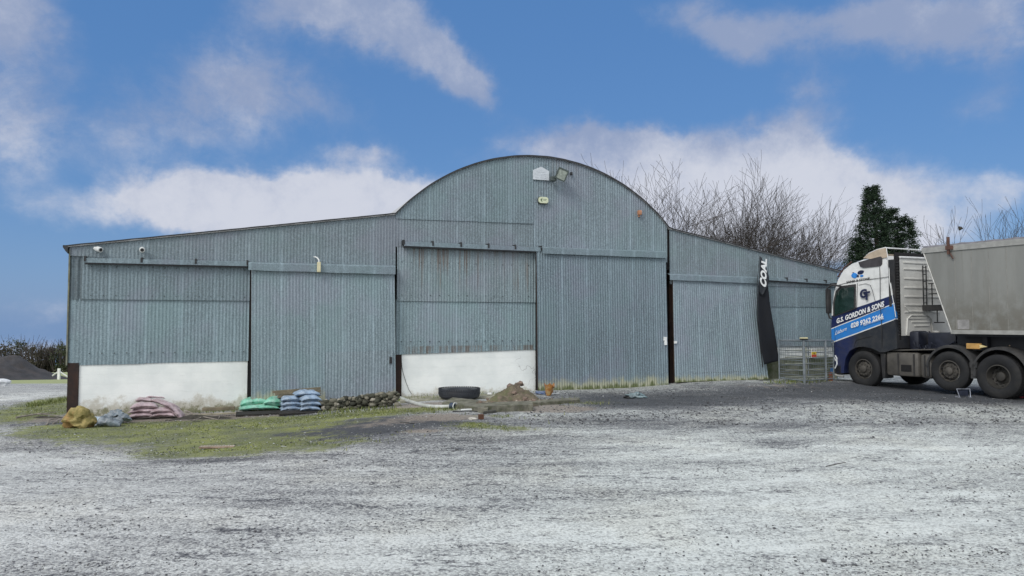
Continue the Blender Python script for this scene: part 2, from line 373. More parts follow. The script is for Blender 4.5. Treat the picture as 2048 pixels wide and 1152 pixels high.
def build_ground():
    xs = axis(-17, 17, .11, -2500, 2500); ys = axis(4.2, 24, .09, -900, 4000)
    nx, ny = len(xs), len(ys); vs = []; A = [[], [], [], []]
    for y in ys:
        for x in xs:
            z = H(x, y); near = (abs(x) < 22 and 0 < y < 34)
            if near:
                p = Vector((x * .8, y * 1.1, .3)); z += .016 * mn.noise(p) + .010 * mn.noise(Vector((x * 1.1 + y * .5, y * 4.2, 4.0))) + .005 * mn.noise(Vector((x * 5, y * 5, 1)))
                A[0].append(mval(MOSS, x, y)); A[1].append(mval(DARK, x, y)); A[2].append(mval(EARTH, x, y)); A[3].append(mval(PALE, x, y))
            else:
                g = 0.0
                A[0].append(g); A[1].append(0); A[2].append(0); A[3].append(0)
            vs.append((x, y, z))
    fs = [(j * nx + i, j * nx + i + 1, (j + 1) * nx + i + 1, (j + 1) * nx + i) for j in range(ny - 1) for i in range(nx - 1)]
    me = bpy.data.meshes.new('ground'); me.from_pydata(vs, [], fs)
    me.polygons.foreach_set('use_smooth', [True] * len(fs))
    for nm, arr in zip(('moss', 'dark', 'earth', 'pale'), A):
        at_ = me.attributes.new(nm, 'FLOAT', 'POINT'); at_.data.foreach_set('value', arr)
    o = bpy.data.objects.new('ground', me); COL.objects.link(o); kind(o, 'structure')
    m, t, b = bsdf('gravel_yard'); v = t.n('ShaderNodeNewGeometry').outputs['Position']
    def attr(nm): a = t.n('ShaderNodeAttribute'); a.attribute_name = nm; return a.outputs['Fac']
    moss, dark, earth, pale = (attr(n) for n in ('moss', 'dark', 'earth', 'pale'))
    n_big = t.noise(v, .35, 5, .6, stretch=(1, 1.6, 1)); n_str = t.noise(v, 1.0, 6, .68, dist=.6, stretch=(.45, 2.6, 1)); n_mid = t.noise(v, 3.5, 6, .7)
    n_peb = t.noise(v, 30, 6, .8); n_gr = t.noise(v, 110, 4, .7)
    vor = t.n('ShaderNodeTexVoronoi'); vor.inputs['Scale'].default_value = 55; t.l(v, vor.inputs['Vector'])
    vcol = t.n('ShaderNodeSeparateColor'); t.l(vor.outputs['Color'], vcol.inputs[0])
    vor2 = t.n('ShaderNodeTexVoronoi'); vor2.inputs['Scale'].default_value = 24; t.l(v, vor2.inputs['Vector'])
    vc2 = t.n('ShaderNodeSeparateColor'); t.l(vor2.outputs['Color'], vc2.inputs[0])
    # wheel tracks sweep round the barn's left end
    sp0 = t.n('ShaderNodeSeparateXYZ'); t.l(v, sp0.inputs[0]); ddx = t.m('ADD', sp0.outputs[0], 1.0); ddy = t.m('SUBTRACT', sp0.outputs[1], 19.0)
    rr_ = t.m('SQRT', t.m('ADD', t.m('MULTIPLY', ddx, ddx), t.m('MULTIPLY', ddy, ddy))); tht = t.m('ARCTAN2', ddx, t.m('MULTIPLY', ddy, -1))
    cv = t.n('ShaderNodeCombineXYZ'); t.l(t.m('ADD', rr_, t.m('MULTIPLY', t.m('SUBTRACT', n_mid, .5), .25)), cv.inputs[0]); t.l(t.m('MULTIPLY', tht, 9.0), cv.inputs[1])
    trk = t.noise(cv.outputs[0], 1.0, 6, .7, stretch=(2.6, .22, 1)); trk2 = t.noise(cv.outputs[0], 1.0, 5, .72, stretch=(9, .5, 1), off=3.0)
    # pale crushed stone, with how pale set by tracks, patches and grit
    tone = t.m('ADD', t.m('MULTIPLY', n_str, .5), t.m('MULTIPLY', n_big, .35))
    tone = t.m('ADD', tone, t.m('ADD', t.m('MULTIPLY', t.m('SUBTRACT', trk, .5), .55), t.m('ADD', .17, t.m('MULTIPLY', t.m('SUBTRACT', trk2, .5), .5))))
    tone = t.m('ADD', tone, t.m('MULTIPLY', n_mid, .55))
    tone = t.m('ADD', tone, t.m('MULTIPLY', t.m('SUBTRACT', n_peb, .5), 1.6))
    tone = t.m('ADD', tone, t.m('MULTIPLY', t.m('SUBTRACT', vcol.outputs[0], .5), .5))
    tone = t.m('ADD', tone, t.m('MULTIPLY', t.m('SUBTRACT', vc2.outputs[1], .5), .18))
    tone = t.m('ADD', tone, t.m('MULTIPLY', pale, .30))
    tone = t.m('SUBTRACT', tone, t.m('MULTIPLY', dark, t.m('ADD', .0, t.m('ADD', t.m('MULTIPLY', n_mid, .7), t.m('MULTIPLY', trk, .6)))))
    tick = t.noise(v, 1.0, 5, .72, stretch=(9, 15, 9), off=6.0); clus = t.noise(v, 1.0, 5, .65, stretch=(1.1, 2.6, 1), off=13.0)
    tone = t.m('SUBTRACT', tone, t.m('MULTIPLY', t.mr(t.m('ADD', tick, t.m('MULTIPLY', t.m('SUBTRACT', clus, .5), .7)), .56, .68), .42))
    tone = t.m('ADD', tone, t.m('MULTIPLY', t.mr(t.noise(v, 1.0, 5, .65, stretch=(.5, 1.5, 1), off=23.0), .50, .66), .16))
    k = t.mr(tone, .30, 1.35, 0, 1, smooth=False)
    rp = t.n('ShaderNodeValToRGB'); t.l(k, rp.inputs[0]); e = rp.color_ramp.elements
    e[0].position = 0; e[0].color = (.055, .06, .068, 1); e[1].position = 1; e[1].color = (.70, .735, .71, 1)
    for p_, c_ in ((.22, (.12, .125, .135)), (.45, (.27, .28, .28)), (.68, (.49, .515, .495))):
        q = e.new(p_); q.color = (*c_, 1)
    c = rp.outputs[0]
    c = t.mix(t.mr(t.noise(v, .6, 4, .6, off=5.0), .45, .7, 0, .35), c, t.mix(1.0, c, (.98, .93, .84), 'MULTIPLY'))
    c = t.mix(t.mr(sp0.outputs[0], 1.5, -3.5, 0, .55), c, t.mix(1.0, c, (.93, .88, .90), 'MULTIPLY'))
    em = t.mr(t.m('ADD', t.m('MULTIPLY', earth, .9), t.m('MULTIPLY', t.m('SUBTRACT', n_mid, .5), 1.3)), .28, .62)
    ecol = t.mix(t.mr(n_peb, .35, .65), (.12, .10, .085), (.37, .32, .27))
    c = t.mix(t.m('MULTIPLY', em, .8), c, ecol)
    mk = t.m('ADD', t.m('MULTIPLY', moss, 1.12), t.m('MULTIPLY', t.m('SUBTRACT', n_mid, .5), 2.3))
    mk = t.m('ADD', mk, t.m('MULTIPLY', t.m('SUBTRACT', n_peb, .5), .9))
    mk = t.mr(mk, .36, .95)
    mcol = t.mix(t.mr(t.noise(v, 1.3, 5, .65, off=2.0), .35, .68), (.075, .095, .030), (.23, .26, .035))
    mcol = t.mix(t.mr(n_peb, .42, .62, 0, .7), mcol, (.27, .27, .20))
    c = t.mix(t.m('MULTIPLY', mk, .9), c, mcol)
    # far field grass
    spz = t.n('ShaderNodeSeparateXYZ'); t.l(v, spz.inputs[0])
    far = t.mr(spz.outputs[1], 34.5, 36)
    c = t.mix(far, c, t.mix(n_mid, (.26, .30, .13), (.36, .38, .20)))
    t.l(c, b.inputs['Base Color']); b.inputs['Roughness'].default_value = .82; b.inputs['Specular IOR Level'].default_value = .35
    bp = t.n('ShaderNodeBump'); bp.inputs['Strength'].default_value = .9; bp.inputs['Distance'].default_value = .018
    hh = t.m('ADD', t.m('MULTIPLY', n_peb, .9), t.m('ADD', t.m('MULTIPLY', vor.outputs['Distance'], -.5), t.m('MULTIPLY', n_gr, .35)))
    t.l(hh, bp.inputs['Height']); t.l(bp.outputs[0], b.inputs['Normal']); me.materials.append(m)
build_ground()

def attr_mat(name, ramp, rough=.8, bump=0.0, spec=.4):
    if name in _M: return _M[name]
    m, t, b = bsdf(name); a = t.n('ShaderNodeAttribute'); a.attribute_name = 'tone'
    rp = t.n('ShaderNodeValToRGB'); t.l(a.outputs['Fac'], rp.inputs[0]); e = rp.color_ramp.elements
    e[0].position = ramp[0][0]; e[0].color = (*ramp[0][1], 1); e[1].position = ramp[-1][0]; e[1].color = (*ramp[-1][1], 1)
    for p_, c_ in ramp[1:-1]: q = e.new(p_); q.color = (*c_, 1)
    tcn = t.n('ShaderNodeTexCoord'); nn = t.noise(tcn.outputs['Object'], 14, 4, .65)
    c = t.mix(t.mr(nn, .35, .7, 0, .45), rp.outputs[0], t.mix(1.0, rp.outputs[0], (.5, .5, .5), 'MULTIPLY'))
    t.l(c, b.inputs['Base Color']); b.inputs['Roughness'].default_value = rough; b.inputs['Specular IOR Level'].default_value = spec
    if bump:
        bp = t.n('ShaderNodeBump'); bp.inputs['Strength'].default_value = bump; bp.inputs['Distance'].default_value = .02
        t.l(t.noise(tcn.outputs['Object'], 30, 5, .7), bp.inputs['Height']); t.l(bp.outputs[0], b.inputs['Normal'])
    _M[name] = m; return m
def set_tone(o, tones):
    a = o.data.attributes.new('tone', 'FLOAT', 'FACE'); a.data.foreach_set('value', tones)

def build_gravel():
    """loose stones lying on the yard"""
    OCT = [(1, 0, 0), (-1, 0, 0), (0, 1, 0), (0, -1, 0), (0, 0, 1), (0, 0, -1), (.6, .6, .55), (-.6, .6, .55), (.6, -.6, .55), (-.6, -.6, .55)]
    OF = [(4, 6, 7), (4, 7, 9), (4, 9, 8), (4, 8, 6), (0, 2, 6), (2, 1, 7), (1, 3, 9), (3, 0, 8), (2, 7, 6), (1, 9, 7), (3, 8, 9), (0, 6, 8), (5, 2, 0), (5, 1, 2), (5, 3, 1), (5, 0, 3)]
    mb = MB(); tones = []
    def stone(x, y, r, tone):
        c, s_ = math.cos(a := rnd.random() * 6.28), math.sin(a); o = len(mb.v); ax, ay, az_ = rnd.uniform(.7, 1.4), rnd.uniform(.6, 1.1), rnd.uniform(.4, .75); z = H(x, y) + r * .15
        for (px, py, pz) in OCT:
            q = rnd.uniform(.75, 1.2) * r; px *= ax * q; py *= ay * q
            mb.v.append((x + px * c - py * s_, y + px * s_ + py * c, z + pz * az_ * q))
        for f in OF: mb.f.append([i + o for i in f]); tones.append(tone)
    n = 0
    while n < 12000:
        y = 4.9 + 16 * rnd.random() ** 1.9; x = rnd.uniform(-.76, .76) * y
        s = (x + 9.81) * FS.x + (y - 16.51) * FS.y; d = (x + 9.81) * FN.x + (y - 16.51) * FN.y
        if d < .3: continue
        cl = mn.noise(Vector((x * .5, y * 1.4, 2))) + .5 * mn.noise(Vector((x * 1.9, y * 3, 5)))
        if rnd.random() > .25 + 1.3 * max(0, cl): continue
        r = .0035 + .008 * rnd.random() ** 3 + (y / 20) * .005
        if rnd.random() < .012: r *= 2.1
        dk = rnd.random()
        stone(x, y, r, .1 + dk * .5 if dk < .6 else dk); n += 1
    # coarser dark chippings by the lorry and along the barn
    for _ in range(2400):
        px = rnd.uniform(1050, 2040); py = rnd.uniform(776, 850); p = G(px, py)
        stone(p.x, p.y, rnd.uniform(.01, .026), rnd.random() * .5)
    for _ in range(1800):
        px = rnd.uniform(40, 1150); py = rnd.uniform(812, 910); p = G(px, py)
        stone(p.x, p.y, rnd.uniform(.008, .02), rnd.random())
    o = obj('gravel', mb, attr_mat('loose_stone', [(0, (.03, .033, .038)), (.4, (.12, .12, .125)), (1, (.55, .57, .57))]), fix=False); set_tone(o, tones)
    kind(o, 'stuff'); o['label'] = 'loose dark and pale stones scattered over the yard'
build_gravel()

def build_grass():
    mb = MB(); tones = []
    def blade(x, y, h, tone):
        a = rnd.random() * 6.28; w = .006 + h * .05; z = H(x, y) - .005; dx, dy = math.cos(a) * w, math.sin(a) * w; lx, ly = rnd.uniform(-.5, .5) * h, rnd.uniform(-.5, .5) * h
        o = len(mb.v); mb.v += [(x - dx, y - dy, z), (x + dx, y + dy, z), (x + lx, y + ly, z + h)]; mb.f.append([o, o + 1, o + 2]); tones.append(tone)
    n = 0
    while n < 17000:
        c = rnd.choice(MOSS); x = rnd.gauss(c[0], c[2] * .75); y = rnd.gauss(c[1], c[3] * .75); m = mval(MOSS, x, y)
        d = (x + 9.81) * FN.x + (y - 16.51) * FN.y
        n += 1
        if d < .05 and x > -9.7 or mn.noise(Vector((x * 2.2, y * 3, 1))) + m * .6 < .12 + rnd.random() * .3: continue
        blade(x, y, rnd.uniform(.010, .026) * (.6 + m * .7), rnd.random())
    n = 0
    while n < 2600:      # taller tufts and dead stems in clumps
        c = rnd.choice(MOSS); x = rnd.gauss(c[0], c[2] * .7); y = rnd.gauss(c[1], c[3] * .7); n += 1
        d = (x + 9.81) * FN.x + (y - 16.51) * FN.y
        if (d < .05 and x > -9.7) or mn.noise(Vector((x * 3.5, y * 4, 8))) < .22: continue
        blade(x, y, rnd.uniform(.03, .085), rnd.random() ** .6)
    for _ in range(2600):      # rank tufts at wall foot, beside the post and round the stones
        seg = rnd.choice([(640, 800, 806, 802), (800, 1060, 800, 786), (140, 480, 826, 822), (60, 137, 812, 800), (1535, 1655, 766, 762), (640, 790, 826, 818), (860, 1150, 822, 802)])
        u = rnd.random(); p = G(seg[0] + (seg[1] - seg[0]) * u + rnd.gauss(0, 6), seg[2] + (seg[3] - seg[2]) * u + rnd.gauss(0, 2))
        blade(p.x, p.y, rnd.uniform(.04, .12), rnd.random())
    o = obj('grass', mb, attr_mat('grass_blades', [(0, (.05, .075, .02)), (.5, (.14, .18, .035)), (1, (.26, .27, .12))]), fix=False); set_tone(o, tones)
    kind(o, 'stuff'); o['label'] = 'short mossy grass growing along the foot of the barn'
build_grass()

# ------------------------------------------------------------------ the barn
barn = thing('barn', 'large grey corrugated metal barn with round centre roof and low whitewashed walls', 'barn', FO, A20)
PITCHC = .0762
def corr(s0, s1, zb, zt, y0, amp=.0078, pitch=PITCHC, samples=8, rowh=.6, dent=.006, seed=0):
    """corrugated sheeting between two heights (numbers or functions of s); y0 = outward face (negative is towards the yard)"""
    fb = zb if callable(zb) else (lambda s: zb); ft = zt if callable(zt) else (lambda s: zt)
    st = pitch / samples; n = max(2, int((s1 - s0) / st)); mb = MB()
    hmax = max(ft(s0 + (s1 - s0) * i / 20) - fb(s0 + (s1 - s0) * i / 20) for i in range(21)); rows = max(1, int(hmax / rowh))
    for j in range(rows + 1):
        for i in range(n + 1):
            s = s0 + (s1 - s0) * i / n; a, b_ = fb(s), ft(s)
            jag = .008 * mn.noise(Vector((math.floor(s / .74) * 3.3, seed, 2))) * (1 if j == 0 else 0)
            z = a + jag + (b_ - a) * j / rows
            y = y0 + amp * math.sin(2 * math.pi * s / pitch) + dent * mn.noise(Vector((s * .9, z * .8, seed + 1.5)))
            mb.v.append((s, y, z))
    for j in range(rows):
        for i in range(n):
            q = j * (n + 1) + i; mb.f.append([q, q + 1, q + n + 2, q + n + 1])
    return mb
def lin(p, q):
    return lambda s: p[1] + (q[1] - p[1]) * (s - p[0]) / (q[0] - p[0])
arch_px = [(790, 425), (810, 405), (840, 380), (870, 361), (900, 345), (930, 332), (960, 322), (1000, 315), (1040, 313), (1080, 316), (1120, 322), (1160, 333), (1200, 350), (1240, 375), (1280, 408), (1310, 436), (1335, 458)]
AP = [F(*p, .04) for p in arch_px]
# smooth arch: circle through springing points and crown
sl, sr, zs, zc = 7.22, 15.33, 4.62, 6.42
cs = (sl + sr) / 2; hw = (sr - sl) / 2; rise = zc - zs; RAD = (hw * hw + rise * rise) / (2 * rise)
def arch(s): return zc - RAD + math.sqrt(max(0, RAD * RAD - (s - cs) ** 2))
def roofline(s):
    if s < sl: return 3.53 + (4.62 - 3.53) * (s + .1) / (sl + .1)
    if s > sr: return 4.60 - (4.60 - 3.50) * (s - sr) / (21.6 - sr)
    return arch(s)
DEPTH = 20.0
SEAM = 2.37
g_up = galv('galvanised_upper', dark=.90, streak=.5)
g_low = galv('galvanised_lower', (.285, .36, .385), streak=.35)
g_band = galv('galvanised_gable', (.265, .315, .335), dark=.94)
g_rust = galv('galvanised_rust_streaked', (.285, .345, .36), rust=(3.95, 1.5, 7.4, 11.3, .8))
g_rustlow = galv('galvanised_rusty_foot', (.30, .38, .40), rust=(1.24, .5, 7.3, 11.4, .75))
g_door = galv('galvanised_door_first', (.30, .37, .395), moss=(-.2, .7))
g_door2 = galv('galvanised_door_ribbed', (.245, .305, .335), moss=(-.05, .62))
g_door3 = galv('galvanised_door_end', (.31, .375, .405), moss=(.05, .42))
g_hood = galv('galvanised_flat', (.25, .31, .335), streak=.2)

obj('cladding', corr(-.05, 3.74, lin(F(137, 731), F(497, 722)), 2.39, 0, seed=1, amp=.0055), g_low, barn, 'all')
obj('cladding', corr(.18, 3.72, SEAM, 3.42, -.034, seed=2, amp=.006), g_up, barn, 'all')
obj('cladding', corr(-.03, .20, SEAM - .01, 3.42, -.016, amp=.014, pitch=.11, seed=3), galv('galvanised_dark_strip', dark=.6), barn, 'all')
obj('cladding', corr(-.08, 7.24, lin((-.1, 3.34), (7.3, 3.08)), lambda s: roofline(s) - .005, -.046, seed=4, amp=.006), g_band, barn, 'all')
obj('cladding', corr(7.26, 11.14, lin(F(803, 709), F(1070, 699)), 2.44, -.004, seed=5, amp=.0065), g_rustlow, barn, 'all')
obj('cladding', corr(7.28, 11.12, SEAM + .03, 3.95, -.036, seed=6), g_rust, barn, 'all')
obj('cladding', corr(7.24, 11.06, 3.8, 4.60, -.042, seed=7, amp=.006), g_band, barn, 'all')
obj('cladding', corr(7.23, 11.04, lin(F(792, 438), F(1065, 448)), lambda s: arch(s) - .005, -.064, seed=8, amp=.0065), g_up, barn, 'all')
obj('cladding', corr(11.05, 15.28, 3.62, lambda s: arch(s) - .005, -.05, seed=9), galv('galvanised_arch_right', (.27, .325, .35), rust=(6.4, 1.2, 11.2, 12.6, .25)), barn, 'all')
obj('cladding', corr(15.36, 21.6, 2.98, lambda s: roofline(s) - .005, -.05, seed=10), g_band, barn, 'all')
obj('cladding', corr(18.5, 21.6, SEAM - .03, 3.12, -.024, seed=11), g_up, barn, 'all')
obj('cladding', corr(18.5, 21.6, F(1600, 693)[1], 2.38, -.002, seed=12), g_low, barn, 'all')
# blockwork
ww = whitewall()
obj('blockwork_wall', MB().box(.16, 3.70, .02, .24, -.45, 1.0), ww, barn)
obj('blockwork_wall', MB().box(7.43, 11.13, .02, .24, -.3, 1.15), ww, barn)
obj('blockwork_wall', MB().box(18.4, 21.55, .03, .24, F(1600, 716)[1], 1.5), ww, barn)
obj('blockwork_wall', MB().box(18.4, 21.55, .0, .24, -.2, F(1600, 716)[1] - .003), plain('greened_render', (.22, .23, .17), .9, var=.35, scale=2.2, bump=.4, dirt=(.06, .08, .03), dirt_amt=.9), barn)
# black sheets standing in for the unlit interior behind the gaps, and steel posts
obj('interior_shade', MB().box(3.70, 7.45, .30, .34, -.4, 3.3), m_dark, barn); obj('interior_shade', MB().box(11.1, 18.6, .42, .46, -.3, 3.9), m_dark, barn)
obj('post', MB().box(-.06, .155, -.012, .2, -.45, .95), m_rust, barn)
obj('post', MB().box(3.715, 3.79, -.03, .16, -.45, 3.3), m_dark, barn)  # black strip standing in for the shadowed gap at the door edge
obj('post', MB().box(7.24, 7.425, .0, .2, -.3, 1.05), m_rust, barn)
obj('post', MB().box(11.14, 11.20, -.03, .2, -.3, 3.9), m_dark, barn)
obj('post', MB().box(15.40, 15.54, .05, .25, -.2, 3.4), m_rust, barn)
obj('post', MB().box(15.285, 15.355, -.02, .1, 3.4, 4.55), m_dark, barn)  # black strip standing in for the dark open gap between panels
obj('corner_flashing', MB().box(-.095, -.067, -.05, .12, .9, 3.46), plain('lichened_flashing', (.17, .18, .14), .8, var=.35, dirt=(.22, .20, .08)), barn)
# roofs: lean-tos and barrel, with real depth
def roof_sheet(sa, sb, n, name, mat):
    mb = MB(); 
    for i in range(n + 1):
        s = sa + (sb - sa) * i / n; z = roofline(s)
        for (y, dz) in ((-.10, .035), (DEPTH, .035), (DEPTH, 0.0), (-.10, 0.0)): mb.v.append((s, y, z + dz))
    for i in range(n):
        for k in range(4): mb.f.append([i * 4 + k, i * 4 + (k + 1) % 4, (i + 1) * 4 + (k + 1) % 4, (i + 1) * 4 + k])
    mb.f.append([0, 1, 2, 3]); q = n * 4; mb.f.append([q + 3, q + 2, q + 1, q])
    return obj(name, mb, mat, barn)
roof_sheet(-.16, sl - .01, 2, 'roof', m_roof); roof_sheet(sr + .01, 21.75, 2, 'roof', m_roof); r_ = roof_sheet(sl, sr, 48, 'roof', m_roof)
def edge_trim(sa, sb, n, h):
    mb = MB()
    for i in range(n + 1):
        s = sa + (sb - sa) * i / n; z = roofline(s) + .045 + .006 * mn.noise(Vector((s * 3, 0, 0)))
        hh = h * (1 + .5 * mn.noise(Vector((s * 9, 3, 0))))
        for (y, dz) in ((-.115, 0), (-.098, 0), (-.098, -hh), (-.115, -hh)): mb.v.append((s, y, z + dz))
    for i in range(n):
        for k in range(4): mb.f.append([i * 4 + k, i * 4 + (k + 1) % 4, (i + 1) * 4 + (k + 1) % 4, (i + 1) * 4 + k])
    mb.f.append([0, 1, 2, 3]); q = n * 4; mb.f.append([q + 3, q + 2, q + 1, q]); return mb
obj('roof_trim', edge_trim(-.2, sl, 60, .026), m_fascia, barn)
obj('roof_trim', edge_trim(sl, sr, 90, .045), m_fascia, barn)
obj('roof_trim', edge_trim(sr, 21.78, 50, .032), m_fascia, barn)
obj('eaves_gutter', MB().prism([(-.20, 3.565), (-.20, 3.52), (-.15, 3.44), (-.10, 3.38), (-.10, 3.52), (-.14, 3.565)], -.12, DEPTH), m_fascia, barn)
# side and back walls
obj('side_wall', MB().box(-.07, 0, .02, DEPTH - .1, .9, 3.5), g_hood, barn); obj('side_wall', MB().box(21.55, 21.62, .02, DEPTH - .1, -.3, 3.45), g_hood, barn)
obj('side_wall', MB().box(-.05, .02, .21, DEPTH - .15, -1.5, .9), ww, barn)
bk = MB(); pts = [(i * 21.6 / 60, roofline(i * 21.6 / 60) - .02) for i in range(61)]
bk.prism([(0, -1.6)] + pts + [(21.6, -1.6)], DEPTH - .1, DEPTH - .05); obj('back_wall', bk, g_hood, barn)

# door tracks: box rails with brackets, hoods over the doors
def rail(p0, p1, off, h, depth=.09, brackets=5, end_cap=True):
    a, b_ = F(*p0, off), F(*p1, off); mb = MB()
    n = 14
    for i in range(n):
        q0, q1 = i / n, (i + 1) / n; x0 = a[0] + (b_[0] - a[0]) * q0; x1 = a[0] + (b_[0] - a[0]) * q1
        z0 = a[1] + (b_[1] - a[1]) * q0; z1 = a[1] + (b_[1] - a[1]) * q1
        o = len(mb.v)
        for (x, z) in ((x0, z0), (x1, z1)):
            for (y, dz) in ((-off, 0), (-off + depth, .02), (-off + depth, -h * .3), (-off + .012, -h * .3), (-off + .012, -h), (-off, -h)): mb.v.append((x, y, z + dz))
        for k in range(6): mb.f.append([o + k, o + (k + 1) % 6, o + 6 + (k + 1) % 6, o + 6 + k])
    o_ = obj('door_track', mb, g_hood, barn)
    sh = MB()
    for i in range(1):
        sh.add([(a[0], -off + .02, a[1] - h * .35), (b_[0], -off + .02, b_[1] - h * .35), (b_[0], -off + .02, b_[1] - h - .035), (a[0], -off + .02, a[1] - h - .035),
                (a[0], -off + depth, a[1] - h * .35), (b_[0], -off + depth, b_[1] - h * .35), (b_[0], -off + depth, b_[1] - h - .035), (a[0], -off + depth, a[1] - h - .035)],
               [(0, 1, 2, 3), (7, 6, 5, 4), (0, 4, 5, 1), (2, 6, 7, 3), (1, 5, 6, 2), (0, 3, 7, 4)])
    obj('runner_shadow', sh, m_fascia, o_)  # dark bar painting the shadow line under the door track
    for i in range(brackets):
        q = (i + .0) / max(1, brackets - 1); x = a[0] + (b_[0] - a[0]) * q; z = a[1] + (b_[1] - a[1]) * q
        obj('bracket', MB().box(x - .022, x + .022, -off - .012, -.04, z - h * .7, z + .045), m_fascia, o_)
    return o_
rail((170, 516), (495, 524), .17, .10, brackets=4)
rail((808, 483), (1083, 495), .20, .11, depth=.13, brackets=6)
rail((1534, 555), (1690, 565), .14, .08, brackets=5)
def hood(tl, tr, bl, br_, off):
    P = [F(*p, off) for p in (tl, tr, br_, bl)]; mb = MB(); n = 24
    for i in range(n + 1):
        q = i / n; zt = P[0][1] + (P[1][1] - P[0][1]) * q; zb = P[3][1] + (P[2][1] - P[3][1]) * q; x = P[0][0] + (P[1][0] - P[0][0]) * q
        wob = .006 * mn.noise(Vector((x * 1.3, off, 4)))
        for (y, z) in ((-.045, zt + .03), (-off + .01, zt + wob), (-off, zt - .02), (-off + wob, zb + wob * 2), (-off + .006, zb + wob * 2), (-off + .008, zt - .03)): mb.v.append((x, y, z))
    for i in range(n):
        for k in range(6): mb.f.append([i * 6 + k, i * 6 + (k + 1) % 6, (i + 1) * 6 + (k + 1) % 6, (i + 1) * 6 + k])
    mb.f.append(list(range(6))); mb.f.append([n * 6 + k for k in range(5, -1, -1)])
    return obj('door_hood', mb, g_hood, barn)
hood((497, 525), (791, 532), (497, 540), (792, 549), .27)
hood((1085, 494), (1333, 503), (1085, 507), (1333, 516), .27)
hood((1340, 548), (1516, 555), (1340, 560), (1516, 567), .24)

# sliding doors
def door(name_mat, tl, tr, bl, br_, off, seed, amp=.009, extra=None, kick=0.0):
    a, b_, c, d = (F(*p, off) for p in (tl, tr, bl, br_))
    s0, s1 = (a[0] + c[0]) / 2, (b_[0] + d[0]) / 2
    mb = corr(s0, s1, lin(c, d), lin((a[0], a[1]), (b_[0], b_[1])), -off, amp=amp, seed=seed, dent=.012)
    # shear so that left and right edges follow the door's own edges; kick: the free edge swings outwards at the foot
    for i, v in enumerate(mb.v):
        q = (v[0] - s0) / (s1 - s0); zq = (v[2] - c[1]) / (a[1] - c[1]); zq = max(0, min(1, zq))
        x = (c[0] + (a[0] - c[0]) * zq) * (1 - q) + (d[0] + (b_[0] - d[0]) * zq) * q
        mb.v[i] = (x, v[1] - kick * q ** 3 * (1 - zq) ** 1.5, v[2])
    o = obj('sliding_door', mb, name_mat, barn, 'all')
    fr = MB(); zt0, zb0, zt1, zb1 = a[1], c[1], b_[1], d[1]
    for (xt, xb, zt, zb, kk) in ((a[0] + .02, c[0] + .02, zt0, zb0, 0), (b_[0] - .02, d[0] - .02, zt1, zb1, kick)):
        fr.tube([(xt, -off + .045, zt - .03), (xb, -off + .045 - kk * .8, zb + .03)], .028, 4)
    fr.tube([(c[0], -off + .045, zb0 + .25), (d[0], -off + .045 - kick * .6, zb1 + .25)], .028, 4)
    obj('door_frame', fr, m_rust, o)
    return o
d1 = door(g_door, (503, 535), (789, 540), (502, 835), (792, 801), .19, 21, amp=.0065)
d2 = door(g_door2, (1073, 500), (1332, 512), (1076, 783), (1338, 774), .19, 22, amp=.0105)
d3 = door(g_door3, (1346, 556), (1514, 563), (1350, 765), (1532, 758), .17, 23, amp=.009, kick=.12)
# patch sheet low on the first door
pa, pb = F(652, 705, .21), F(786, 700, .21)
obj('patch_sheet', corr(pa[0], pb[0], -.05, lin(pa, pb), -.212, seed=24), galv('galvanised_patch', (.31, .365, .39)), d1, 'all')
def fmbox(px0, py0, px1, py1, off, dep):
    a = F(px0, py0, off); b_ = F(px1, py1, off); return MB().box(min(a[0], b_[0]), max(a[0], b_[0]), -off, -off + dep, min(a[1], b_[1]), max(a[1], b_[1]))
obj('handle', fmbox(779, 714, 784, 727, .235, .03), m_blackpl, d1)
obj('handle', fmbox(1328, 674, 1334, 681, .235, .04).box(*[F(1331, 690, .235)[0] - .02, F(1331, 690, .235)[0] + .05, -.24, -.2, F(1331, 690, .235)[1], F(1331, 680, .235)[1]]), plain('white_latch', (.78, .8, .8), .5), d2)
obj('handle', fmbox(1349, 682, 1354, 687, .215, .03), _M['white_latch'], d3)
# strip of cladding left of door two, between post and door
obj('cladding', corr(11.2, 11.42, 1.0, 3.75, -.02, seed=30), g_up, barn, 'all')
# fixing bolts
bo = MB()
for z in (2.45, 3.1, 1.15):
    for i in range(14): bo.box(.35 + i * .25, .365 + i * .25, -.05, -.0, z, z + .018)
for z in (2.55, 3.4, 1.35):
    for i in range(15): bo.box(7.4 + i * .25, 7.416 + i * .25, -.05, -.0, z, z + .018)
obj('fixing_bolts', bo, m_fascia, barn)

# ---------------------------------------------------------------- things fixed to the barn
def onbarn(name, label, cat, px, py, off, group=None):
    s, z = F(px, py, off); p = FO + FS * s + FN * off; return thing(name, label, cat, (p.x, p.y, z), A20, group)
for (px, py, aim, lb) in ((191, 497, 42, 'white bullet security camera under the left eave, angled to the right'), (284, 498, 8, 'white bullet security camera above the long door rail, facing the yard')):
    t_ = onbarn('security_camera', lb, 'security camera', px, py, .06, 'security cameras on the barn')
    M = Matrix.Rotation(R(aim), 4, 'Z') @ Matrix.Rotation(R(12), 4, 'X')
    t_.scale = (.8, .8, .8)
    obj('bracket', MB().lathe([(0, .0), (.05, .0), (.05, -.03), (.02, -.05), (.02, -.09), (0, -.09)], 16), m_white_pl, t_, True)
    obj('body', MB().lathe([(0, -.05), (.055, -.06), (.075, -.09), (.075, -.24), (.06, -.25), (0, -.24)], 18, M), m_white_pl, t_, True)
    obj('lens', MB().lathe([(0, -.256), (.045, -.256), (.055, -.235), (.055, -.2)], 18, M), m_blackpl, t_, True)
t_ = onbarn('junction_box', 'tall cream box with a bent white conduit on the first door hood', 'junction box', 637.5, 534, .27)
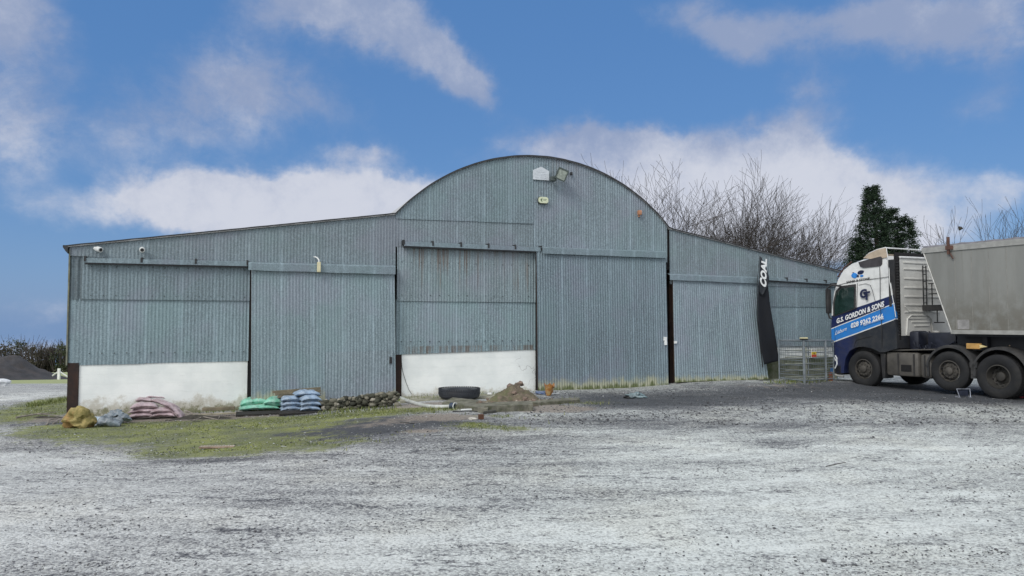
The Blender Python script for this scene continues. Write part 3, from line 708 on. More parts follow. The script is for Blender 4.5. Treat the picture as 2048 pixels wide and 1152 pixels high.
obj('cover', MB().cbox(-.042, .042, -.08, .0, -.13, .12, .012), m_cream, t_)
obj('conduit', MB().tube([(.0, -.03, .11), (.0, -.02, .17), (-.03, .02, .22), (-.08, .06, .25), (-.1, .2, .26)], .018, 8), m_white_pl, t_, True)
t_ = onbarn('floodlight', 'dark grey metal floodlight tilted down near the top of the arch', 'floodlight', 1123, 349, .30)
M = Matrix.Rotation(R(24), 4, 'Y') @ Matrix.Rotation(R(-14), 4, 'Z') @ Matrix.Rotation(R(18), 4, 'X')
m_flood = plain('floodlight_grey', (.06, .08, .075), .5, var=.2)
fb = MB(); fb.add([(-.15, -.10, -.16), (.15, -.10, -.16), (.15, -.10, .16), (-.15, -.10, .16), (-.10, .10, -.10), (.10, .10, -.10), (.10, .10, .10), (-.10, .10, .10)], [(0, 4, 5, 1), (1, 5, 6, 2), (2, 6, 7, 3), (3, 7, 4, 0), (4, 7, 6, 5)], M)
for (a, b_, c, d) in ((-.15, .15, .13, .165), (-.15, .15, -.165, -.13), (-.155, -.125, -.13, .13), (.125, .155, -.13, .13)): fb.box(a, b_, -.125, -.10, c, d, M)
obj('housing', fb, m_flood, t_)
obj('glass', MB().box(-.125, .125, -.108, -.102, -.13, .13, M), plain('floodlight_glass', (.30, .34, .30), .12, var=.3, scale=9), t_)
obj('bracket', MB().tube([(-.17, -.05, -.10), (-.19, .02, -.12), (-.22, .1, -.12), (-.22, .26, -.12)], .02, 6).cbox(-.29, -.15, .0, .14, -.19, -.06, .015), m_flood, t_)
t_ = onbarn('movement_sensor', 'small black movement sensor beside the floodlight', 'sensor', 1141, 348, .06)
obj('body', MB().cbox(-.028, .028, -.09, -.01, -.045, .045, .01).tube([(0, -.02, 0), (0, .03, .0)], .015, 8), m_blackpl, t_, True)
tag_o = onbarn('gable_sign', 'small pale house-shaped sign with faded lettering at the arch top', 'sign', 1082, 347, .085)
w_ = .24
obj('board', MB().prism([(-w_, -.18), (w_, -.18), (w_, .08), (0, .19), (-w_, .08)], -.012, .0), plain('faded_sign_white', (.56, .60, .64), .6, var=.1, scale=9), tag_o)
def text_mesh(name, s, quad, ydepth, mat, parent, bold=0.0, shear=0.0, thick=.003, fontsize=1.0, spacing=1.0, res=3):
    """lettering fitted into a quad of (x,z) corners: lower left, lower right, upper right, upper left"""
    cu = bpy.data.curves.new(name, 'FONT'); cu.body = s; cu.size = 1; cu.offset = bold; cu.shear = shear; cu.space_character = spacing; cu.resolution_u = res
    cu.extrude = .01
    tmp = bpy.data.objects.new(name + '_tmp', cu); COL.objects.link(tmp)
    dg = bpy.context.evaluated_depsgraph_get(); dg.update(); me = bpy.data.meshes.new_from_object(tmp.evaluated_get(dg))
    bpy.data.objects.remove(tmp); bpy.data.curves.remove(cu)
    xs = [v.co.x for v in me.vertices]; ys = [v.co.y for v in me.vertices]; x0, x1, y0, y1 = min(xs), max(xs), min(ys), max(ys)
    ll, lr, ur, ul = [Vector(q) for q in quad]
    for v in me.vertices:
        u = (v.co.x - x0) / (x1 - x0); w = (v.co.y - y0) / (y1 - y0)
        p = (ll * (1 - u) + lr * u) * (1 - w) + (ul * (1 - u) + ur * u) * w
        v.co = Vector((p.x, ydepth - (thick if v.co.z > 0 else 0), p.y))
    me.materials.clear(); me.materials.append(mat)
    o = bpy.data.objects.new(name, me); COL.objects.link(o); o.parent = parent; return o
# faint unreadable lines of print on the gable sign
pr = MB()
for i, (a, b_, z) in enumerate(((-.06, .05, .09), (-.15, .13, .03), (-.18, .19, -.03), (-.12, .16, -.07), (-.17, .17, -.13))):
    x = a
    while x < b_:
        w2_ = rnd.uniform(.008, .03); pr.box(x, min(b_, x + w2_), -.0135, -.0122, z, z + .008); x += w2_ + .008
obj('lettering', pr, plain('faded_print', (.36, .40, .45), .7), tag_o)
t_ = onbarn('alarm_box', 'cream octagonal alarm box with a small emblem below the gable sign', 'alarm box', 1085, 401, .06)
oc_ = [(-.14, -.045), (-.10, -.085), (.10, -.085), (.14, -.045), (.14, .045), (.10, .085), (-.10, .085), (-.14, .045)]
obj('backplate', MB().prism([(x * 1.08, z * 1.12 - .006) for x, z in oc_], -.03, .0), m_blackpl, t_)
obj('cover', MB().prism(oc_, -.085, -.031), plain('alarm_cream', (.60, .64, .46), .5, var=.08), t_)
obj('emblem', MB().prism([(-.10, 0), (-.06, -.045), (-.035, -.045), (-.05, 0), (-.035, .045), (-.06, .045)], -.088, -.0855).box(-.02, .09, -.088, -.0855, .018, .03).box(-.02, .075, -.088, -.0855, -.012, -.002), plain('alarm_print', (.12, .16, .10), .6), t_)
t_ = onbarn('siren', 'orange-brown round siren on the right shoulder of the arch', 'siren', 1277, 426, .05)
obj('body', MB().cbox(-.05, .05, -.12, .0, -.07, .07, .02).box(-.025, .02, -.05, -.0, -.12, -.06), plain('siren_orange', (.42, .20, .11), .5, var=.2), t_, True)

# ---------------------------------------------------------------- feather flag against door three
fl = onbarn('feather_flag', 'tall black feather flag with white lettering leaning beside the end door', 'flag', 1522, 730, .42)
s_f, z_f = F(1522, 730, .42)
def FL(px, py): s, z = F(px, py, .42); return (s - s_f, z - z_f)
def cloth(rows, name, mat, yb, amp, seed):
    """rows: (y pixel, left x, right x) down the flag"""
    mb = MB(); n = 10
    for (yl, xl, yr, xr) in rows:
        for i in range(n + 1):
            q = i / n; s, z = FL(xl + (xr - xl) * q, yl + (yr - yl) * q)
            mb.v.append((s, yb - amp * (math.sin(q * 5 + z * .7 + seed) + .8 * mn.noise(Vector((s * 3, z * 1.4, seed)))), z))
    for j in range(len(rows) - 1):
        for i in range(n):
            k = j * (n + 1) + i; mb.f.append([k, k + 1, k + n + 2, k + n + 1])
    o = obj(name, mb, mat, fl, 'all'); md = o.modifiers.new('thick', 'SOLIDIFY'); md.thickness = .006; return o
def rows(path_l, path_r, n):
    def ev(p, t):
        k = t * (len(p) - 1); i = min(int(k), len(p) - 2); f = k - i; return (p[i][0] + (p[i + 1][0] - p[i][0]) * f, p[i][1] + (p[i + 1][1] - p[i][1]) * f)
    out = []
    for j in range(n + 1):
        a, b_ = ev(path_l, j / n), ev(path_r, j / n); out.append((a[1], a[0], b_[1], b_[0]))
    return out
m_fblack = plain('flag_black', (.006, .008, .013), .85, var=.3, scale=3)
cloth(rows([(1517, 560), (1514.5, 600), (1515, 645), (1518, 680), (1522, 705), (1527, 729)], [(1533, 562), (1538, 600), (1544, 640), (1550, 672), (1555, 700), (1559, 722)], 28), 'lower_cloth', m_fblack, 0.0, .03, 1)
cloth(rows([(1518, 513), (1517, 530), (1516.5, 550), (1516.5, 568), (1517, 584), (1521, 590)], [(1520, 514), (1525.5, 527), (1531.5, 540), (1536, 556), (1534, 570), (1523, 590)], 22), 'upper_cloth', plain('flag_slate', (.022, .028, .036), .75, var=.3, scale=3), -.05, .012, 2)
obj('pole', MB().tube([(*[FL(1527, 735)[0]], .03, FL(1527, 735)[1]), (FL(1516, 640)[0], .03, FL(1516, 640)[1]), (FL(1516, 560)[0], .03, FL(1516, 560)[1]), (FL(1519, 512)[0], .0, FL(1519, 512)[1])], [.016, .013, .01, .006], 8), m_blackpl, fl, True)
m_wtxt = plain('white_print', (.78, .80, .80), .6, var=.06)
# the letters climb the flag, turned on their side
text_mesh('lettering', 'COAL', [FL(1529.5, 578), FL(1530.5, 519), FL(1520, 516), FL(1516, 567)], -.075, m_wtxt, fl, bold=.05)
obj('foot_weight', MB().cbox(-.12, .38, -.16, .1, -z_f + .05, -z_f + .13, .02), m_blackpl, fl)

# ---------------------------------------------------------------- trees
def tree_mats():
    return plain('bare_bark', (.06, .052, .042), .9, var=.35, scale=3, dirt=(.12, .13, .06), dirt_amt=.4), plain('bare_twig', (.055, .046, .042), .9, var=.3, scale=3)
def bare_tree(loc, height, spread, seed, label, lean=(0, 0), stems=4, trunk_h=.3, twig=1.0, fork=4, r0=.16, group='leafless trees behind the barn'):
    r = random.Random(seed); bark, twigm = tree_mats(); root = thing('bare_tree', label, 'tree', loc, 0, group)
    trunk = MB(); br = MB()
    def grow(p, d, L, rad, lev):
        n = 5 if lev < 2 else 4; pts = [p]; rs = [rad]; q = p.copy(); dd = d.copy()
        for i in range(n):
            dd = (dd + Vector((r.gauss(0, .09), r.gauss(0, .09), .028 + r.gauss(0, .05)))).normalized(); q = q + dd * (L / n); pts.append(q.copy()); rs.append(max(.0075 * twig, rad * (1 - .55 * (i + 1) / n)))
        (trunk if lev == 0 else br).tube(pts, rs, 6 if rad > .05 else (4 if rad > .02 else 3), cap=False)
        if lev >= fork: return
        nb = [4, 4, 3, 3, 3][lev] 
        for k in range(nb):
            i = 1 + int((n - .01) * (.15 + .85 * (k + r.random()) / nb)) if lev else n - (k % 2) * (k > 2)
            i = min(n, i); a = r.random() * 6.283; side = dd.orthogonal().normalized(); side = Matrix.Rotation(a, 3, dd) @ side
            ang = r.uniform(.35, .75) * spread
            nd = (dd * math.cos(ang) + side * math.sin(ang)); nd.z = abs(nd.z) * .8 + .08; nd.normalize()
            grow(pts[i], nd, L * r.uniform(.52, .8) * (1.25 if lev == 0 else 1), max(.006 * twig, rs[i] * r.uniform(.45, .7)), lev + 1)
        if lev > 0: grow(pts[-1], dd, L * .62, rs[-1], lev + 1)
    for k in range(stems):
        a = 6.283 * k / stems + r.random(); out = .0 if stems == 1 else r.uniform(.06, .30) * spread
        d = Vector((math.cos(a) * out + lean[0], math.sin(a) * out + lean[1], 1)).normalized()
        grow(Vector((math.cos(a) * .15, math.sin(a) * .15, 0)), d, height * r.uniform(.34, .46), r0 * r.uniform(.7, 1.0), 0)
    obj('trunk', trunk, bark, root, 'all', fix=False); obj('branches', br, twigm, root, 'all', fix=False)
    zs_ = max(v.z for v in br.v); k = height / zs_; root.scale = (k, k, k)
    return root
TREES = [  # pixel of the trunk where it meets the roof line, top pixel, distance, lean, spread, label
    (1376, 326, 43, (-.16, 0), 1.1, 4, 'bare tree with a mossy trunk and tall top close beside the arch roof'),
    (1420, 352, 46, (-.02, 0), .8, 2, 'slender bare tree second from the arch roof'),
    (1466, 350, 44, (.05, 0), .8, 3, 'bare forked tree third from the arch roof'),
    (1512, 336, 43, (.03, 0), .85, 3, 'tallest bare tree with ivy at its middle, directly above the feather flag'),
    (1538, 356, 45, (.24, 0), .9, 3, 'bare tree with long limbs slanting up to the right'),
    (1572, 405, 42, (.38, 0), 1.0, 3, 'low spreading bare tree at the right end of the clump, above the cab')]
for i, (px, py, Y, lean, sp_, st_, lb) in enumerate(TREES):
    b0 = at(px, 640, Y); top = at(px, py, Y).z
    gz = -.6
    bare_tree((b0.x, Y, gz), top - gz, sp_ * 1.1, 40 + i, lb, lean, st_ + 1, r0=.21, twig=1.15, fork=4)
for i, (px, py, Y, lb) in enumerate(((1935, 400, 50, 'thin bare tree behind the trailer with a dark nest in it'), (2000, 385, 48, 'taller thin bare tree rising behind the trailer near the photo edge'), (2075, 372, 46, 'thin bare tree partly cut by the right edge of the photo'))):
    b0 = at(px, 640, Y); top = at(px, py, Y).z
    bare_tree((b0.x, Y, -.6), top + .6, .62, 60 + i, lb, (0, 0), 2, r0=.13, twig=1.3, fork=3, group='thin bare trees behind the trailer')
nest = obj('nest', MB().blob((0, 0, 0), .13, 3, .5, 2), plain('nest_twigs', (.04, .035, .03), .9), None); nest.location = at(1921, 457, 50)
tag(nest, 'dark ball of twigs high in the thin bare tree behind the trailer', 'bird nest')

def conifer():
    r = random.Random(5); Y = 33.0; b0 = at(1762, 640, Y); root = thing('conifer', 'dark green conifer with a narrow leaning top behind the lorry cab', 'tree', (b0.x, Y, -.6))
    obj('trunk', MB().tube([(0, 0, 0), (.05, 0, 3), (-.1, 0, 6), (-.28, 0, 8.3)], [.24, .18, .1, .02], 8), plain('conifer_bark', (.06, .045, .035), .9), root, 'all')
    mb = MB(); tones = []
    def spray(p, d, L):
        """one feathery drooping spray made of many small scale leaves"""
        side = d.cross(Vector((0, 0, 1)));  side = side.normalized() if side.length > .01 else Vector((1, 0, 0)); tn = r.random()
        n = int(6 + L * 12); q = p.copy(); dd = d.copy()
        for i in range(n):
            dd = (dd + Vector((r.gauss(0, .05), r.gauss(0, .05), -.02 + .06 * (i / n)))).normalized(); q = q + dd * (L / n); w = .09 * (1 - .6 * i / n)
            for sgn in (-1, 1):
                for rep in range(2):
                    a = q + Vector((r.gauss(0, .05), r.gauss(0, .05), r.gauss(0, .05))); tip = a + (side * sgn * r.uniform(.5, 1.2) + dd * r.uniform(.4, 1.1) + Vector((0, 0, r.uniform(-.5, .4)))) * w * 1.5
                    b_ = a + dd * w * .55 + Vector((0, 0, r.gauss(0, .02))); o = len(mb.v); mb.v += [a, b_, tip]; mb.f.append([o, o + 1, o + 2]); tones.append(min(1, max(0, tn * .6 + r.random() * .4)))
    def column(cx, cy, z0, z1, rmax, rmin, n, power):
        for k in range(n):
            u = r.random() ** 1.35; z = z0 + (z1 - z0) * u; rr = rmin + (rmax - rmin) * (1 - u) ** power; a = r.random() * 6.283; f = r.uniform(.25, 1.0) ** .6
            rr *= 1 + .22 * mn.noise(Vector((math.cos(a) * 1.5, math.sin(a) * 1.5, z * 1.1)))
            p = Vector((cx(z) + math.cos(a) * rr * f * .75, cy + math.sin(a) * rr * f * .75, z)); d = Vector((math.cos(a), math.sin(a), r.uniform(-.1, .75))).normalized()
            spray(p, d, r.uniform(.4, 1.1) * (.30 + .70 * min(1, rr / rmax)))
    column(lambda z: -.035 * z, 0, .6, 8.5, 2.8, .0, 1700, 1.0)
    column(lambda z: .2 + .07 * z, .2, .6, 7.5, 2.6, .02, 900, .95)
    column(lambda z: .75 + .08 * z, .1, .6, 7.1, 2.0, .02, 700, .95)
    column(lambda z: 1.7 + .05 * z, .1, .6, 5.6, 1.4, .02, 300, 1.0)
    column(lambda z: -.9 - .02 * z, .1, .6, 6.2, 1.7, .02, 380, 1.1)
    o = obj('crown', mb, attr_mat('conifer_foliage', [(0, (.010, .020, .012)), (.5, (.026, .052, .028)), (1, (.06, .10, .045))], .8), root, fix=False); set_tone(o, tones)
conifer()

def leafy_shrub(name, label, cat, px, pbase, ptop, width, Y, seed, cols, dens=900, group=None, twigs=60):
    r = random.Random(seed); b0 = at(px, pbase, Y); top = at(px, ptop, Y).z - b0.z; w = width * Y / FPX / 2
    root = thing(name, label, cat, (b0.x, b0.y, b0.z), 0, group); mb = MB(); tones = []
    cl = [(Vector((r.uniform(-.8, .8) * w, r.uniform(-.6, .6) * w * .7, top * r.uniform(.12, .86))), r.uniform(.25, .5) * min(w, top)) for _ in range(14)]
    for k in range(dens):
        c, rr = cl[k % len(cl)]; p = c + Vector((r.gauss(0, .5), r.gauss(0, .5), r.gauss(0, .5))) * rr; p.z = max(.02, min(top * 1.04, p.z)); s_ = r.uniform(.05, .13)
        a = Vector((r.gauss(0, 1), r.gauss(0, 1), r.gauss(0, 1))).normalized() * s_; b_ = Vector((r.gauss(0, 1), r.gauss(0, 1), r.gauss(0, 1))).normalized() * s_; o = len(mb.v)
        mb.v += [p, p + a, p + a * .6 + b_, p + b_ * .7]; mb.f.append([o, o + 1, o + 2, o + 3]); tones.append(max(0, min(1, .5 * ((k % len(cl)) / len(cl)) + r.random() * .5)))
    o = obj('crown', mb, attr_mat('foliage_' + cols, {'ivy': [(0, (.02, .03, .015)), (.5, (.05, .065, .03)), (1, (.10, .12, .05))], 'scrub': [(0, (.03, .03, .022)), (.5, (.07, .065, .045)), (1, (.13, .12, .08))]}[cols]), root, fix=False); set_tone(o, tones)
    tw = MB()
    for k in range(twigs):
        x = r.uniform(-.9, .9) * w; p = Vector((x, r.uniform(-.4, .4) * w, 0)); d = Vector((x / w * .35 + r.gauss(0, .12), r.gauss(0, .1), 1)).normalized(); L = top * r.uniform(.8, 1.14)
        tw.tube([p, p + d * L * .5, p + d * L * .8 + Vector((r.gauss(0, .06), 0, 0)), p + d * L + Vector((r.gauss(0, .12), 0, 0))], [.03, .02, .012, .008], 3, cap=False)
    obj('trunk', tw, tree_mats()[1], root, fix=False)
    return root
HEDGE = [(-30, 748, 696, 70, 'scrub'), (12, 747, 690, 60, 'scrub'), (44, 746, 675, 48, 'ivy'), (66, 746, 686, 34, 'scrub'), (88, 745, 694, 36, 'scrub'), (107, 745, 687, 40, 'scrub'), (128, 744, 684, 44, 'ivy'), (152, 744, 684, 50, 'scrub'), (185, 744, 686, 50, 'ivy'), (-75, 748, 692, 80, 'scrub'), (-130, 749, 686, 80, 'ivy'), (-190, 750, 690, 90, 'scrub')]
HL = ['brown scrubby bush at the far left edge behind the soil heap', 'low brown-green bush behind the left part of the soil heap', 'ivy-clad round-topped tree standing tallest above the soil heap', 'twiggy thin bush just right of the ivy-clad tree', 'lower greyish bush in the dip of the distant hedge', 'brown bush above the white fence post', 'dark dense evergreen bush next to the barn corner', 'bush half hidden behind the barn corner', 'bush hidden behind the barn side', 'brown bush beyond the left edge of the photo', 'dark bush well beyond the left edge of the photo', 'bush at the far left end of the distant hedge']
for i, (px, pb, pt, w, c) in enumerate(HEDGE):
    leafy_shrub('hedge_tree' if i == 2 else 'bush', HL[i], 'tree' if i == 2 else 'bush', px, pb, pt, w, 58 + (i % 3), 80 + i, c, 1500, 'bushes in the distant hedge', 55 if c == 'scrub' else 22)

# ---------------------------------------------------------------- soil heap, bag, far fence on the left
def heap(name, label, cat, c, rx, ry, h, mat, seed, rough=.2, n=60, sub=None):
    mb = MB(); m_ = 26
    for j in range(m_ + 1):
        rr = j / m_
        for i in range(n):
            a = 6.283 * i / n; x = math.cos(a) * rx * rr; y = math.sin(a) * ry * rr
            p = Vector((x * 1.7 / max(rx, .3), y * 1.7 / max(ry, .3), seed)); k = (math.cos(rr * math.pi) + 1) / 2
            z = h * (k ** .85) * (1 + rough * 1.6 * mn.noise(p * 1.3)) + h * rough * .35 * mn.noise(p * 6) * (1 - rr) + h * rough * .22 * mn.noise(p * 15) * (1 - rr * .7) - .06 * rr
            mb.v.append((x, y, z + H(c.x + x, c.y + y) - H(c.x, c.y)))
    for j in range(m_):
        for i in range(n):
            i2 = (i + 1) % n; mb.f.append([j * n + i, j * n + i2, (j + 1) * n + i2, (j + 1) * n + i])
    o = obj(name, mb, mat, None, 'all'); o.location = c; return tag(o, label, cat)
m_soil = plain('dark_soil', (.042, .042, .047), .95, var=.45, scale=1.6, bump=1.0, dirt=(.07, .056, .05), dirt_amt=.5, bscale=9)
c_ = G(2, 758); heap('soil_heap', 'wide heap of dark grey-brown soil beside the track', 'heap', c_, 4.2, 4.2, 1.32, m_soil, 2, .42)
p = G(2, 771)
b = obj('white_bag', MB().blob((0, 0, .13), .3, 4, .3, 3, sc_=(1.1, .7, .55)), plain('white_sheet', (.66, .68, .70), .6, var=.1, bump=.3), None, True); b.location = p
tag(b, 'crumpled white bag lying at the foot of the soil heap', 'bag')
Yf = 38.0; p = at(118, 751, Yf); fz = p.z
ft = thing('rail_fence', 'small white post with two rails sloping down on either side in the far field', 'fence', p)
mw = plain('white_painted_wood', (.75, .76, .74), .7, var=.1)
obj('post', MB().box(-.06, .06, -.05, .05, -.2, .36), mw, ft)
obj('rail', MB().tube([(-.06, 0, .18), (-.4, .1, -.02)], .035, 4), mw, ft); obj('rail', MB().tube([(.06, 0, .18), (.45, .1, -.12)], .035, 4), mw, ft)

# ---------------------------------------------------------------- boulder, sacks and rubbish along the wall
c_ = G(143, 859); m_b, t, b = bsdf('yellow_rock'); v = t.n('ShaderNodeTexCoord').outputs['Object']
c = t.mix(t.mr(t.noise(v, 5, 6, .65), .35, .65), (.15, .13, .035), (.40, .32, .13)); c = t.mix(t.mr(t.noise(v, 3, 4, .6, off=5.0), .48, .62, 0, .7), c, (.36, .20, .08)); c = t.mix(t.mr(t.noise(v, 14, 5, .7), .52, .7, 0, .6), c, (.10, .09, .04))
t.l(c, b.inputs['Base Color']); b.inputs['Roughness'].default_value = .85; bp = t.n('ShaderNodeBump'); bp.inputs['Strength'].default_value = .6; bp.inputs['Distance'].default_value = .03; t.l(t.noise(v, 12, 6, .7), bp.inputs['Height']); t.l(bp.outputs[0], b.inputs['Normal'])
mb = MB().blob((0, 0, .21), .265, 11, .42, 4, sc_=(1.0, .85, .85), freq=1.6)
for i, v_ in enumerate(mb.v):   # broken flat faces
    for nrm, dd in ((Vector((.1, -.9, .42)).normalized(), .19), (Vector((-.8, -.3, .5)).normalized(), .22), (Vector((.8, -.3, .4)).normalized(), .23), (Vector((0, 0, -1)), .2)):
        q = v_ - Vector((0, 0, .21)); k = q.dot(nrm)
        if k > dd: v_ = v_ - nrm * (k - dd) * .85
    mb.v[i] = v_
bo_ = obj('boulder', mb, m_b, None, True); bo_.location = (c_.x, c_.y + .22, c_.z - .02); tag(bo_, 'yellow ochre boulder on the grass at the left corner of the barn', 'boulder')

def sack_mesh(L, W, Tk, seed, sag=.3, crumple=.026):
    n = 20; m_ = 14; mb = MB()
    for side in (1, -1):
        for j in range(m_ + 1):
            for i in range(n + 1):
                u = -1 + 2 * i / n; v = -1 + 2 * j / m_
                k = max(0, (1 - abs(u) ** 3.2)) ** .55 * max(0, (1 - abs(v) ** 2.8)) ** .55
                x = u * L / 2 * (1 - .05 * (1 - abs(v) ** 2)) ; y = v * W / 2 * (1 - .10 * (1 - abs(u) ** 2))
                x *= 1 - .06 * (1 - v * v) * (abs(u) > .9)
                p = Vector((x * 6, y * 6, seed * 2.3 + side)); z = side * Tk / 2 * k * (1 + .35 * mn.noise(p * .8))
                z += crumple * (mn.noise(p * 1.6) + .5 * mn.noise(p * 3.4)) * (.6 if abs(side) else 1) * (1 if side > 0 else .3)
                z -= sag * Tk * (abs(u) ** 3)
                mb.v.append((x, y, z + Tk / 2))
    q = (n + 1) * (m_ + 1)
    for s_ in range(2):
        for j in range(m_):
            for i in range(n):
                a = s_ * q + j * (n + 1) + i; f = [a, a + 1, a + n + 2, a + n + 1]; mb.f.append(f if s_ == 0 else f[::-1])
    for i in range(n):
        for j in (0, m_):
            a = j * (n + 1) + i; mb.f.append([a, a + 1, a + 1 + q, a + q])
    for j in range(m_):
        for i in (0, n):
            a = j * (n + 1) + i; mb.f.append([a, a + n + 1, a + n + 1 + q, a + q])
    return mb
def plastic(name, col, trans=.0, dirt=None):
    if name in _M: return _M[name]
    m, t, b = bsdf(name); v = t.n('ShaderNodeTexCoord').outputs['Object']
    c = t.mix(t.mr(t.noise(v, 7, 5, .65), .3, .7), [x * .75 for x in col], [min(1, x * 1.25) for x in col])
    c = t.mix(t.mr(t.noise(v, 13, 5, .7, off=4.0), .46, .62, 0, .55), c, [min(1, x * .6 + .26) for x in col])
    if dirt: c = t.mix(t.mr(t.noise(v, 5, 6, .7, off=8.0), .5, .66, 0, .6), c, dirt)
    t.l(c, b.inputs['Base Color']); b.inputs['Roughness'].default_value = .38
    bp = t.n('ShaderNodeBump'); bp.inputs['Strength'].default_value = .7; bp.inputs['Distance'].default_value = .02
    t.l(t.noise(v, 11, 5, .6, dist=1.2, stretch=(1, 1, 1)), bp.inputs['Height']); t.l(bp.outputs[0], b.inputs['Normal'])
    _M[name] = m; return m
def sack(px, py, zl, L, W, Tk, rz, mat, label, seed, group, tilt=(0, 0), back=0.0, crumple=.026, name='sack'):
    """the bag's front foot is seen at (px,py) once its height zl above the ground is taken off"""
    if 'pallet' in group: g_ = 'green' in group; zl = (zl - .085) * (1.35 if g_ else 1.08) + .03; Tk *= 1.38 if g_ else 1.12
    p = G(px, py); o = obj(name, sack_mesh(L, W, Tk, seed, crumple=crumple), mat, None, 'all')
    q = p + Vector((-FN.x, -FN.y, 0)) * (W / 2 + back); o.location = (q.x, q.y, H(p.x, p.y) + zl); o.rotation_euler = (R(tilt[0]), R(tilt[1]), A20 + R(rz)); return tag(o, label, 'sack', group)
m_pink = plastic('pink_sack', (.40, .31, .335), dirt=(.24, .16, .17)); m_green = plastic('green_sack', (.18, .46, .34), dirt=(.42, .60, .52)); m_blue = plastic('blue_sack', (.24, .33, .45), dirt=(.40, .46, .52)); m_grey = plastic('grey_crumpled_sack', (.15, .185, .215), dirt=(.05, .06, .075)); m_pale = plastic('pale_blue_sack', (.38, .47, .56))
GP = 'stacked dusty pink sacks'
sack(285, 839, .03, .60, .42, .11, 2, m_pink, 'lowest pink sack on the left of the pink pile', 1, GP)
sack(325, 838, .03, .52, .42, .11, -3, m_pink, 'lowest pink sack on the right of the pink pile', 2, GP)
sack(284, 839, .125, .58, .42, .11, -2, m_pink, 'pink sack second from the ground on the left side', 3, GP)
sack(322, 838, .12, .50, .42, .11, 4, m_pink, 'pink sack second from the ground on the right side', 4, GP)
sack(286, 839, .22, .56, .40, .13, 3, m_pink, 'plump pink sack on top of the left column', 5, GP)
sack(318, 835, .27, .40, .36, .09, -18, m_pink, 'small pink sack tilted to the right on top of the pile', 6, GP, (0, 22), .15)
sack(283, 835, .30, .38, .30, .10, 8, m_pink, 'reddish sack showing at the back of the pink pile', 7, GP, (0, 6), .3)
sack(305, 832, .36, .42, .30, .07, 4, m_pink, 'flat pinkish sack at the back top of the pile', 18, GP, (4, 4), .36)
sack(343, 838, .12, .56, .36, .15, -8, m_pink, 'pink sack slumped steeply against the right end of the pile', 8, GP, (0, 42), .05)
GG = 'green sacks on the pallet'; GB = 'blue sacks on the pallet'
sack(518, 825, .10, .95, .5, .08, 1, m_green, 'flat green sack at the bottom front of the green pile', 9, GG)
sack(508, 823, .16, .68, .5, .14, 3, m_green, 'pale green sack low at the left front', 10, GG, (0, -3), crumple=.042)
sack(554, 823, .15, .60, .5, .15, -6, m_green, 'rounded green sack low at the right front touching the blue pile', 11, GG, (0, 5), crumple=.042)
sack(505, 819, .26, .60, .45, .11, 14, m_green, 'green sack on top at the left with a drooping end', 12, GG, (0, -8), .12, crumple=.042)
sack(538, 819, .29, .62, .45, .12, -8, m_green, 'green sack on top in the middle with a deep fold', 13, GG, (0, 10), .1, crumple=.042)
for k in range(3):
    sack(583, 825, .08 + .10 * k, .50, .5, .115, 2 - 2 * k, m_blue, ['blue sack at the bottom left of the blue pile', 'blue sack second up on the left of the blue pile', 'blue sack third up on the left of the blue pile'][k], 30 + k, GB)
    sack(622, 825, .08 + .10 * k, .48, .5, .115, -2 + 3 * k, m_blue, ['blue sack at the bottom right of the blue pile', 'blue sack second up on the right of the blue pile', 'blue sack third up on the right of the blue pile'][k], 35 + k, GB)
sack(577, 822, .36, .44, .42, .10, -12, m_blue, 'blue sack slipping left off the top of the blue pile', 33, GB, (0, -10), .08, crumple=.042)
sack(615, 823, .37, .62, .46, .12, 3, m_blue, 'broad blue sack on top at the right of the blue pile', 34, GB, (0, 2), .04, crumple=.042)
sack(562, 820, .28, .30, .34, .11, 35, m_blue, 'small blue sack between the green and blue piles', 39, GB, (0, -30), .1)
GR = 'crumpled empty sacks beside the boulder'
sack(190, 851, .02, .45, .4, .13, 5, m_pale, 'pale blue crumpled sack next to the yellow boulder', 40, GR, (0, -5), crumple=.05)
sack(216, 855, .02, .46, .3, .16, -4, m_grey, 'grey crumpled sack lying lowest between boulder and pink pile', 41, GR, (6, 4), crumple=.12)
sack(222, 849, .12, .42, .34, .10, 12, m_grey, 'grey sack with a pointed corner sticking up', 42, GR, (10, -24), .1, crumple=.12)
sack(243, 848, .04, .26, .3, .16, 30, m_grey, 'small rounded grey sack touching the pink pile', 43, GR, (0, 10), crumple=.05)
def pallet(px, py, w, d, label, seed):
    p = G(px, py); t_ = thing('pallet', label, 'pallet', p, A20, 'pallets under the sacks'); mat = plain('shaded_pallet_wood', (.022, .02, .018), .9, var=.35, scale=8)  # near-black wood colour paints in the shadow under the sacks
    for i in range(3): obj('block_row', MB().box(-w / 2 + i * (w - .1) / 2, -w / 2 + .1 + i * (w - .1) / 2, .0, d, -.02, .022), mat, t_)
    for i in range(5): obj('deck_board', MB().box(-w / 2, w / 2, i * (d - .1) / 4, .1 + i * (d - .1) / 4, .023, .036), mat, t_)
pallet(519, 831, 1.0, .6, 'shadow-dark wooden pallet under the green sacks', 1); pallet(602, 829, .92, .6, 'shadow-dark wooden pallet under the blue sacks', 2)
